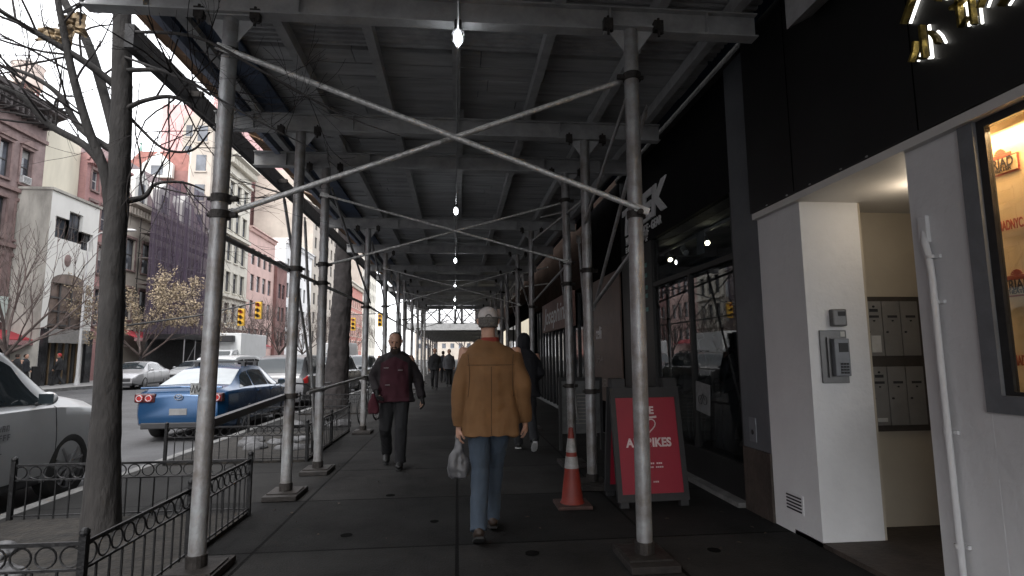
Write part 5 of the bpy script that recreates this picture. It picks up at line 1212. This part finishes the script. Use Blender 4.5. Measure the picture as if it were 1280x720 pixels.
BEIGE = mat('beige_limestone', (.42, .375, .325), .85, 0, .15, .3, .2, 6); CSTONE = mat('cream_limestone', (.58, .55, .48), .8, 0, .10, .4, .2, 6); PINKS = mat('pale_pink_stucco', (.60, .42, .38), .85, 0, .1, .5); BROWNB = mat('brown_red_brick', (.22, .11, .10), .85, 0, .2, .7); WHB = mat('whitewashed_wall', (.68, .68, .68), .85, 0, .06, .4)
AWN = mat('red_awning_canvas', (.33, .03, .04), .75, 0, .1, 6); GSH = mat('storefront_glass', (.03, .03, .032), .15, 0, .4, 1)
FX0 = -25
lb0 = block('brownstone_building', 'long plain brownstone terrace reaching back past the left edge', -25.3, -30, 16.9, 15.5, BSTONE, [(4.9, 7.2), (8.2, 10.4), (11.5, 13.6)], 14, FRD, None, corn=CORN, ww=1.2, sub=False)
A_ = block('brownstone_building', 'brownstone row building with dark dentilled cornice at left edge', FX0, 17, 35.4, 16.4, BSTONE, [(4.9, 7.2), (8.2, 10.4), (11.5, 13.6)], 11, FRD, BSTR, corn=CORN, ped=True, ww=.82, ch=.95)
for z in (7.7, 10.9, 14.4, 4.3): MB().box(FX0+.003, FX0+.16, 17, 35.4, z, z+.22).build('string_course', BSTR, A_)
mb = MB(); mb.box(FX0+.003, FX0+.05, 17, 35.2, .2, 2.9); mb.build('shopfront', GSH, A_)
mb = MB(); 
for k in range(8): mb.box(FX0+.05, FX0+.14, 17.4+k*2.4, 17.7+k*2.4, 0, 3.2)
mb.build('shopfront_pier', FRW, A_)
MB().box(FX0+.05, FX0+.3, 22, 33.3, 3.5, 4.9).build('shop_signboard', mat('pale_green_sign', (.48, .55, .52), .5, 0, .08, 1), A_)
def awning(label, y0, y1, z=3.1):
    r = root('awning', label, 'awning', (FX0+.7, (y0+y1)/2, z-.5), None, 'red shop awnings across the street')
    MB().prism([(FX0+.16, z), (FX0+1.5, z-.55), (FX0+1.5, z-.6), (FX0+.16, z-.06)], 'y', y0, y1).build('canopy', AWN, r)
    MB().box(FX0+1.49, FX0+1.51, y0, y1, z-.85, z-.6).build('valance', mat('striped_valance', (.45, .25, .25), .7, 0, .5, 30), r)
awning('long red awning under the pale sign on the brownstone', 25.5, 34.8)
awning('red awning left of the dark hedge by the tan leaved tree', 43.5, 48.0, 3.6); awning('distant red awning right of the box truck', 66, 74, 3.4)
B_ = root('arched_building', 'white rendered building with stepped window and tall brown arch', 'building', (FX0, 36.5, 0))
h_ = [(34.15, 35.25, 8.5, 9.75), (35.25, 36.45, 8.5, 10.3), (36.45, 37.55, 8.2, 9.3)]
facade(B_, -23.2, 33.7, 38.0, 0, 11.15, h_+[(34.2, 37.3, 0, 5.9)], WREN, 1.8, .25)
for h in h_: window(B_, -23.2, *h, FRD, None, reveal=.25, split=2, sub=False)
mb = MB()
for j in range(12):
    a0, a1 = PI*j/12, PI*(j+1)/12; mb.quad((-23.19, 35.75+1.55*math.cos(a0), 5.9), (-23.19, 35.75+1.55*math.cos(a1), 5.9), (-23.19, 35.75+1.55*math.cos(a1), 5.9+.6*math.sin(a1)), (-23.19, 35.75+1.55*math.cos(a0), 5.9+.6*math.sin(a0)))
ABR = mat('bronze_panelling', (.16, .115, .095), .5, .1, .3, 2); mb.build('arch_head', ABR, B_)
mb = MB(); mb.box(-23.45, -23.4, 34.2, 37.3, 3.3, 5.9); ar = mb.build('arch_infill', ABR, B_)
mb = MB()
for k in range(4): mb.box(-23.4, -23.33, 34.2+k*1.0, 34.3+k*1.0, 2.4, 5.9)
for z in (3.4, 4.2, 5.0): mb.box(-23.4, -23.34, 34.3, 37.3, z, z+.1)
mb.build('glazing_bar', FRD, ar); MB().box(-23.1, -22.9, 34.1, 37.4, 2.4, 3.2).build('metal_fascia', mat('ribbed_grey_fascia', (.24, .23, .22), .5), B_)
MB().box(-23.5, -23.44, 34.2, 37.3, 0, 2.4).build('entrance_glass', GSH, B_)
mb = MB()
for k in range(6): mb.box(-23.44, -23.38, 34.25+k*.58, 34.33+k*.58, 0, 2.4)
mb.build('door_frame', mat('bronze_door_frame', (.20, .14, .08), .4, .5, .1, 5), B_)
MB().box(-23.18, -23.0, 37.4, 38.0, 0, 3.2).build('black_pier', GSH, B_); MB().box(-23.18, -23.0, 33.7, 34.1, 0, 3.2).build('black_pier', GSH, B_)
MB().ell((-23.2, 35.4, 7.3), (.08, .28, .38), 16, 8).build('medallion', BSTR, B_)
MB().box(-34, -23.21, 33.68, 33.699, 0, 11.1).build('side_wall', GREN, B_); MB().box(-36, -25.45, 35.41, 39.2, 0, 15.9).build('upper_wall', CREAM, B_)
mb = MB().box(-25.4, -23.1, 33.6, 38.1, 11.15, 11.3); mb.build('parapet', GREN, B_)
C_ = block('red_row_house', 'narrow rose brick house beside the cream party wall', -25, 39.25, 43.6, 15.4, REDB, [(3.8, 6.3), (7.4, 9.4), (10.4, 12.2), (13.0, 14.4)], 3, FRW, BSTR, ww=.75, corn=REDB, margin=.3, ch=.5)
# netted building
D_ = root('netted_building', 'stone building wrapped in dark purple scaffold netting', 'building', (-25, 51, 0))
fl = [(4.4, 6.8), (8.2, 10.6)]; holes = [(44.3+k*2.2, 45.5+k*2.2, a, b) for a, b in fl for k in range(6)]
facade(D_, -25, 43.7, 57.6, 0, 13.0, holes, BEIGE, 12)
for h in holes: window(D_, -25, *h, FRD, BSTR, sub=False)
cornice(D_, -25, 43.6, 57.7, 13.3, BEIGE, .7, .8)
MB().prism([(-25, 13.3), (-26.8, 17.5), (-33, 17.5), (-35, 13.3)], 'y', 44.2, 57.2).build('mansard_roof', mat('slate_roof', (.20, .15, .155), .8, 0, .3, 2), D_)
for y in (46, 49.5, 53.5): 
    d_ = MB().prism([(y-.9, 13.4), (y+.9, 13.4), (y+.9, 15.6), (y, 16.5), (y-.9, 15.6)], 'x', -26.6, -25.1).build('dormer', WREN, D_); MB().box(-25.1, -25.06, y-.45, y+.45, 13.8, 15.3).build('pane', PANE, d_)
def net_mat(name, col, alpha):
    m = bpy.data.materials.new(name); m.use_nodes = True; t = m.node_tree; b = t.nodes['Principled BSDF']; b.inputs['Base Color'].default_value = (*col, 1); b.inputs['Roughness'].default_value = .9
    tc = t.nodes.new('ShaderNodeTexCoord'); mp = t.nodes.new('ShaderNodeMapping'); mp.inputs['Scale'].default_value = (1.6, 1.6, .12); n = t.nodes.new('ShaderNodeTexNoise'); n.inputs['Scale'].default_value = 1.5; n.inputs['Detail'].default_value = 6
    r = t.nodes.new('ShaderNodeMapRange'); r.inputs['From Min'].default_value = .3; r.inputs['From Max'].default_value = .7; r.inputs['To Min'].default_value = alpha-.22; r.inputs['To Max'].default_value = min(1, alpha+.2)
    t.links.new(tc.outputs['Object'], mp.inputs[0]); t.links.new(mp.outputs[0], n.inputs['Vector']); t.links.new(n.outputs['Fac'], r.inputs[0]); t.links.new(r.outputs[0], b.inputs['Alpha']); MATS[name] = m; return m
NET = net_mat('purple_debris_net', (.062, .042, .066), .72)
sc_ = root('facade_scaffold', 'tall pipe scaffold hung with purple debris netting over the stone building', 'scaffolding', (-24.2, 51, 0))
mb = MB()
for y in [45.5+k*1.7 for k in range(8)]:
    for x in (-24.7, -23.6): mb.cyl((x, y, 3.4), (x, y, 16.5), .035, 5)
for z in (3.6, 5.6, 7.6, 9.6, 11.6, 13.6, 15.6):
    for x in (-24.7, -23.6): mb.cyl((x, 45.3, z), (x, 57.6, z), .03, 5)
for k in range(7): mb.cyl((-23.6, 45.5+k*1.7, 3.6+(k % 3)*2), (-23.6, 47.2+k*1.7, 7.6+(k % 3)*2), .03, 5)
mb.build('pipe_frame', M['dark_metal'], sc_)
mb = MB(); R = []
for i in range(61):
    y = 44.6+13*i/60; R.append([(-23.5+.06*math.sin(i*1.9)+.04*math.sin(i*.7), y, z) for z in (2.9, 6, 9, 12, 14.6+2.0*min(1, max(0, (y-45)/4)))])
mb.rings(R, closed=False, caps=False); mb.build('debris_net', NET, sc_)
mb = MB()
for z in (7.2, 9.2, 11.2): mb.box(-24.7, -23.6, 45.4, 57.5, z, z+.06)
mb.build('walk_board', mat('scaffold_board', (.25, .22, .2), .8), sc_)
# hedge / dark street shed below
hd_ = root('dining_shed', 'dark street level shed front beneath the netted building', 'shed', (-22, 52, 0))
MB().box(-23.4, -20.6, 44.8, 58, 2.9, 3.3).build('roof', M['dark_metal'], hd_); MB().box(-23.4, -23.3, 44.8, 58, 0, 2.9).build('back_wall', M['weathered_dark_board'], hd_)
mb = MB()
for k in range(8): mb.cyl((-20.7, 45+k*1.8, 0), (-20.7, 45+k*1.8, 2.9), .05, 8)
for k in range(7): mb.cyl((-20.7, 45+k*1.8, .6), (-20.7, 46.8+k*1.8, 2.5), .03, 6)
mb.build('post', M['alloy_rim'], hd_)
# church steeple
ch = root('church_spire', 'grey slate church spire with copper tip behind the near trunk', 'church', (-41.5, 75, 0))
MB().box(-43.4, -39.4, 73, 77, 0, 22).build('tower', BEIGE, ch); MB().rings([[(-43.6, 72.8, 22), (-39.2, 72.8, 22), (-39.2, 77.2, 22), (-43.6, 77.2, 22)], [(-41.5, 74.9, 28.2), (-41.3, 74.9, 28.2), (-41.3, 75.1, 28.2), (-41.5, 75.1, 28.2)]]).build('spire', mat('pale_slate', (.27, .27, .28), .8, 0, .3, 2), ch)
mb = MB().tube([(-41.4, 75, 26.4), (-41.4, 75, 28.3), (-41.4, 75, 29.4)], [.55, .22, .06], 8); mb.ell((-41.4, 75, 29.5), (.18, .18, .18), 8, 6); mb.build('copper_tip', mat('green_copper', (.16, .27, .23), .7), ch)
ht = root('red_roofed_house', 'red roofed house with white gable behind the netted building', 'building', (-35.5, 70, 0))
MB().box(-38, -30, 66, 72, 0, 23.0).build('wall', BROWNB, ht); MB().prism([(-38.3, 23), (-29.7, 23), (-31.5, 25.2), (-36.5, 25.2)], 'y', 66, 72).build('roof', mat('red_tile_roof', (.30, .13, .11), .8, 0, .2, 2), ht)
gb = MB().prism([(-35.9, 22), (-32.6, 22), (-32.6, 23.6), (-34.2, 25), (-35.9, 23.6)], 'y', 65.5, 65.99).build('gable', WREN, ht); MB().box(-34.9, -33.6, 65.45, 65.499, 22.3, 23.4).build('window', PANE, gb)
def ftower(name, label, x0, x1, y0, y1, zt, m_, fc, nx_, ny_, zstart, step, ww=1.3, hh=1.8, cat='building'):
    r = root(name, label, cat, ((x0+x1)/2, (y0+y1)/2, 0)); MB().box(x0, x1, y0, y1, 0, zt).build('wall', m_, r); c = 0
    z = zt-step
    while z > zstart and c < 96:
        for k in range(nx_):
            x = x0+(x1-x0)*(k+.5)/nx_; w_ = MB().box(x-ww/2-.12, x+ww/2+.12, y0-.12, y0-.002, z-.14, z).build('window', FRW if fc else BEIGE, r); MB().box(x-ww/2, x+ww/2, y0-.06, y0-.003, z+.001, z+hh).build('pane', PANE, w_); c += 1
        for k in range(ny_):
            y = y0+(y1-y0)*(k+.5)/ny_; w_ = MB().box(x1+.002, x1+.12, y-ww/2-.12, y+ww/2+.12, z-.14, z).build('window', FRW if fc else BEIGE, r); MB().box(x1+.003, x1+.06, y-ww/2, y+ww/2, z+.001, z+hh).build('pane', PANE, w_); c += 1
        z -= step
    return r
ftower('apartment_building', 'tall narrow beige apartment house just past the netted building', -27.0, -25, 57.75, 61.5, 26.5, BEIGE, 0, 1, 2, 3, 3.1, .95, 1.7)
ftower('apartment_tower', 'blank pink brick tower rising behind the red roofed house', -52, -46.2, 100, 114, 46.2, PINKB, 1, 0, 3, 30, 3.4)
ftower('apartment_tower', 'beige stone apartment tower between the two pink towers', -41.6, -35.0, 86, 90, 38.2, BEIGE, 0, 3, 1, 20, 3.3)
ftower('apartment_tower', 'broad pink brick slab with small scattered windows, tallest in view', -40.5, -36, 93, 148, 72, PINKB, 1, 1, 7, 22, 5.2, 1.7, 2.6)
H_ = block('limestone_building', 'cream limestone apartment house with heavy top cornice', -25, 61.6, 68.8, 23.9, CSTONE, [(2, 4), (5.2, 7.4), (8.6, 10.8), (12, 14.2), (15.4, 17.6), (18.8, 20.9)], 3, FRD, CSTONE, corn=CSTONE, ww=1.2, ch=1.0, split=2, depth=4)
for z in (4.6, 8.0, 14.8, 21.5): MB().box(-24.997, -24.7, 61.6, 68.8, z, z+.3).build('string_course', CSTONE, H_)
block('pink_house', 'low pale pink house beside the cream limestone building', -25, 68.9, 78.5, 17.3, PINKS, [(3, 5), (6.4, 8.4), (9.6, 11.6), (12.8, 14.8)], 4, FRD, None, corn=PINKS, ww=1.3, ch=.4)
block('brown_house', 'small brown brick house against the white side wall', -24.6, 78.6, 83, 14.6, BROWNB, [(3, 5), (6.4, 8.4), (9.6, 11.6)], 2, FRD, None, corn=CORN, ww=1.2, ch=.5)
w__ = block('white_building', 'white painted building with a bare side wall above the brown house', -25, 83.1, 98, 18.8, WHB, [(3, 5.2), (6.6, 8.8), (10.2, 12.4), (13.8, 16)], 6, FRD, None, corn=WHB, ww=1.1, ch=.5)
block('beige_block', 'beige apartment block with many windows beyond the white building', -25, 98.1, 124, 34, BEIGE, [(4+k*3.3, 6+k*3.3) for k in range(9)], 8, FRD, None, corn=BEIGE, ww=1.4, ch=.8, sub=False)
block('red_brick_row', 'distant red brick row with pale trim past the second tree trunk', -25, 124.1, 150, 19, brickmat('far_red_brick', (.42, .15, .12), (.46, .18, .14), (.4, .25, .22), .6, .2, stain=.2), [(3+k*3.4, 5.2+k*3.4) for k in range(4)], 9, FRW, CSTONE, ww=1.3, corn=CSTONE, ch=.8, sub=False)
block('cream_end_building', 'tall pale cream building at the far end of the street', -25.2, 150.1, 176, 34, CSTONE, [(4+k*3.4, 6+k*3.4) for k in range(9)], 8, FRD, None, ww=1.4, corn=CSTONE, ch=.8, sub=False)
ftower('end_building', 'pale stone block closing the end of the street', -18, 24, 240, 260, 12, BEIGE, 1, 12, 0, 2, 3.6, 1.6, 2)
# rooftop water tank
wt = root('water_tank', 'faded pinkish rooftop water tank on legs above the brownstone cornice', 'water tank', (-44.8, 60, 24))
MB().tube([(-44.8, 60, 29.6), (-44.8, 60, 31.9)], 1.35, 24).build('tank', mat('faded_tank_wood', (.50, .42, .38), .85, 0, .1, 2), wt, smooth=40); MB().tube([(-44.8, 60, 31.9), (-44.8, 60, 32.8)], [1.45, .05], 24).build('roof', mat('faded_tank_roof', (.45, .42, .40), .8), wt)
mb = MB()
for a in range(6): q = Vector((-44.8+1.1*math.cos(a*PI/3), 60+1.1*math.sin(a*PI/3), 0)); mb.bar(q+Vector((0, 0, 24)), q+Vector((0, 0, 29.6)), .12)
for z in (26, 28, 29.5):
    for a in range(6):
        b1 = Vector((-44.8+1.1*math.cos(a*PI/3), 60+1.1*math.sin(a*PI/3), z)); b2 = Vector((-44.8+1.1*math.cos((a+1)*PI/3), 60+1.1*math.sin((a+1)*PI/3), z-.0)); mb.bar(b1, b2, .1)
mb.build('leg_frame', BROWNB, wt)
r = root('back_building', 'pale building carrying the rooftop water tank behind the brownstone', 'building', (-45, 62, 0)); MB().box(-50, -39, 58, 66, 0, 24).build('wall', CSTONE, r)
# ================================================================== STREET FURNITURE
YEL = mat('signal_yellow', (.62, .36, .03), .5, 0, .08, 4)
def signal(label, x, y, z, face=-1):
    r = root('traffic_signal', label, 'traffic light', (x, y, z-.5), None, 'yellow traffic signals over the crossing')
    MB().box(x-.17, x+.17, y-.12, y+.12, z-.5, z+.5).build('housing', YEL, r, bevel=.02)
    for k, (zz, m_) in enumerate(((z+.32, LAMPR), (z, TRIMB), (z-.32, TRIMB))):
        MB().cyl((x, y-.13, zz), (x, y-.115, zz), .1, 16).build('lens', m_, r); v = MB(); v.rings([[(x+.12*math.cos(a), yy, zz+.12*math.sin(a)) for a in [PI*j/8 for j in range(-1, 10)]] for yy in (y-.12, y-.32)], closed=False, caps=False); v.build('visor', YEL, r)
signal('left yellow traffic signal on the mast arm above the box truck', -12.55, 34, 3.8); signal('right, slightly higher yellow signal on the mast arm above the truck', -11.6, 34, 4.2)
ma = root('signal_mast', 'thin dark mast and arm carrying the yellow signals', 'mast', (-15.2, 34, 0)); MB().tube([(-19.8, 34, 0), (-19.8, 34, 3.2), (-15, 34, 3.9), (-11.4, 34, 4.75)], [.08, .07, .05, .035], 8).build('pole_and_arm', DARKM, ma)
signal('small distant yellow signal hanging past the second tree trunk', -8.15, 45, 4.0); r = signal('distant signal with orange lens nearest the bearded man', -6.1, 45, 4.3)
ma = root('signal_mast', 'distant dark mast arm reaching over the near lane', 'mast', (-4.6, 45, 0)); MB().tube([(-4.5, 45, 0), (-4.5, 45, 4.9), (-8.4, 45, 4.75)], [.08, .06, .035], 8).build('pole_and_arm', DARKM, ma)
lp = root('street_lamp', 'slim pale lamp post on the far pavement beside the two pedestrians', 'lamp post', (-21.5, 34.4, 0)); MB().tube([(-21.5, 34.4, 0), (-21.5, 34.4, .5), (-21.5, 34.4, 3)], [.14, .09, .07], 10).build('post', FRW, lp)
MB().tube([(-21.5, 34.4, 3), (-21.5, 34.4, 8.2), (-20.9, 34.4, 8.8), (-19.6, 34.4, 9.0)], [.07, .05, .04, .035], 8).build('arm', FRW, lp); MB().ell((-19.3, 34.4, 8.98), (.4, .14, .09), 12, 8).build('lamp_head', FRW, lp)
bb = MB()
for k in range(6): bb.ell((-21.2+rs.uniform(-.3, .3), 28.9+rs.uniform(-.5, .5), .1), (.35, .35, .12), 12, 6)
o = link_mesh(meshed(bb, .03, 1, .05, 4, 2), 'tarpaulin', mat('blue_tarpaulin', (.10, .25, .36), .6, 0, .15, 4)); tag(solo(o), 'crumpled pale blue tarpaulin on the far pavement near the glass doors', 'tarpaulin')
an_ = root('sidewalk_chalkboard', 'small black standing sign before the glass doors across the street', 'sign', (-22.6, 32.8, 0)); MB().box(-22.65, -22.55, 32.5, 33.1, .1, 1.1).build('board', DARKM, an_, bevel=.02); MB().box(-22.7, -22.5, 32.5, 32.56, 0, .1).build('foot', DARKM, an_)

# window air conditioners on the brownstone
for i, (y, z, lb_) in enumerate(((33.9, 11.5, 'white air conditioner in the brownstone top row window nearest the cream wall'), (30.6, 8.2, 'pale air conditioner in a middle row brownstone window'), (40.0, 10.4, 'white air conditioner in the window of the narrow rose brick house'))):
    r = root('air_conditioner', lb_, 'air conditioner', (-24.9, y, z)); MB().box(-25.15, -24.75, y-.32, y+.32, z+.02, z+.45).build('casing', M['white_plastic'], r, bevel=.02)
    mb = MB()
    for k in range(5): mb.box(-24.75, -24.735, y-.27, y+.27, z+.08+k*.07, z+.10+k*.07)
    mb.build('grille', TRIMB, r)
# windblown leaves and scraps on the pavement
mb = MB(); rl = random.Random(12)
for k in range(150):
    x, y = rl.uniform(-1.9, 2.6), rl.uniform(2.6, 14); s_ = rl.uniform(.008, .028); a = rl.uniform(0, 6.3); c, q = math.cos(a)*s_, math.sin(a)*s_
    if abs(x) < 1.4 and rl.random() < .5: x = rl.choice((-1.75, 2.4))+rl.gauss(0, .12)
    mb.quad((x-c, y-q, .006), (x+q*.6, y-c*.6, .010), (x+c, y+q, .007), (x-q*.6, y+c*.6, .013))
o = mb.build('leaf_litter', mat('litter_brown', (.07, .05, .035), .9, 0, .5, 3)); tag(o, 'scattered small dry leaves and scraps on the dark pavement', 'litter', kind='stuff')
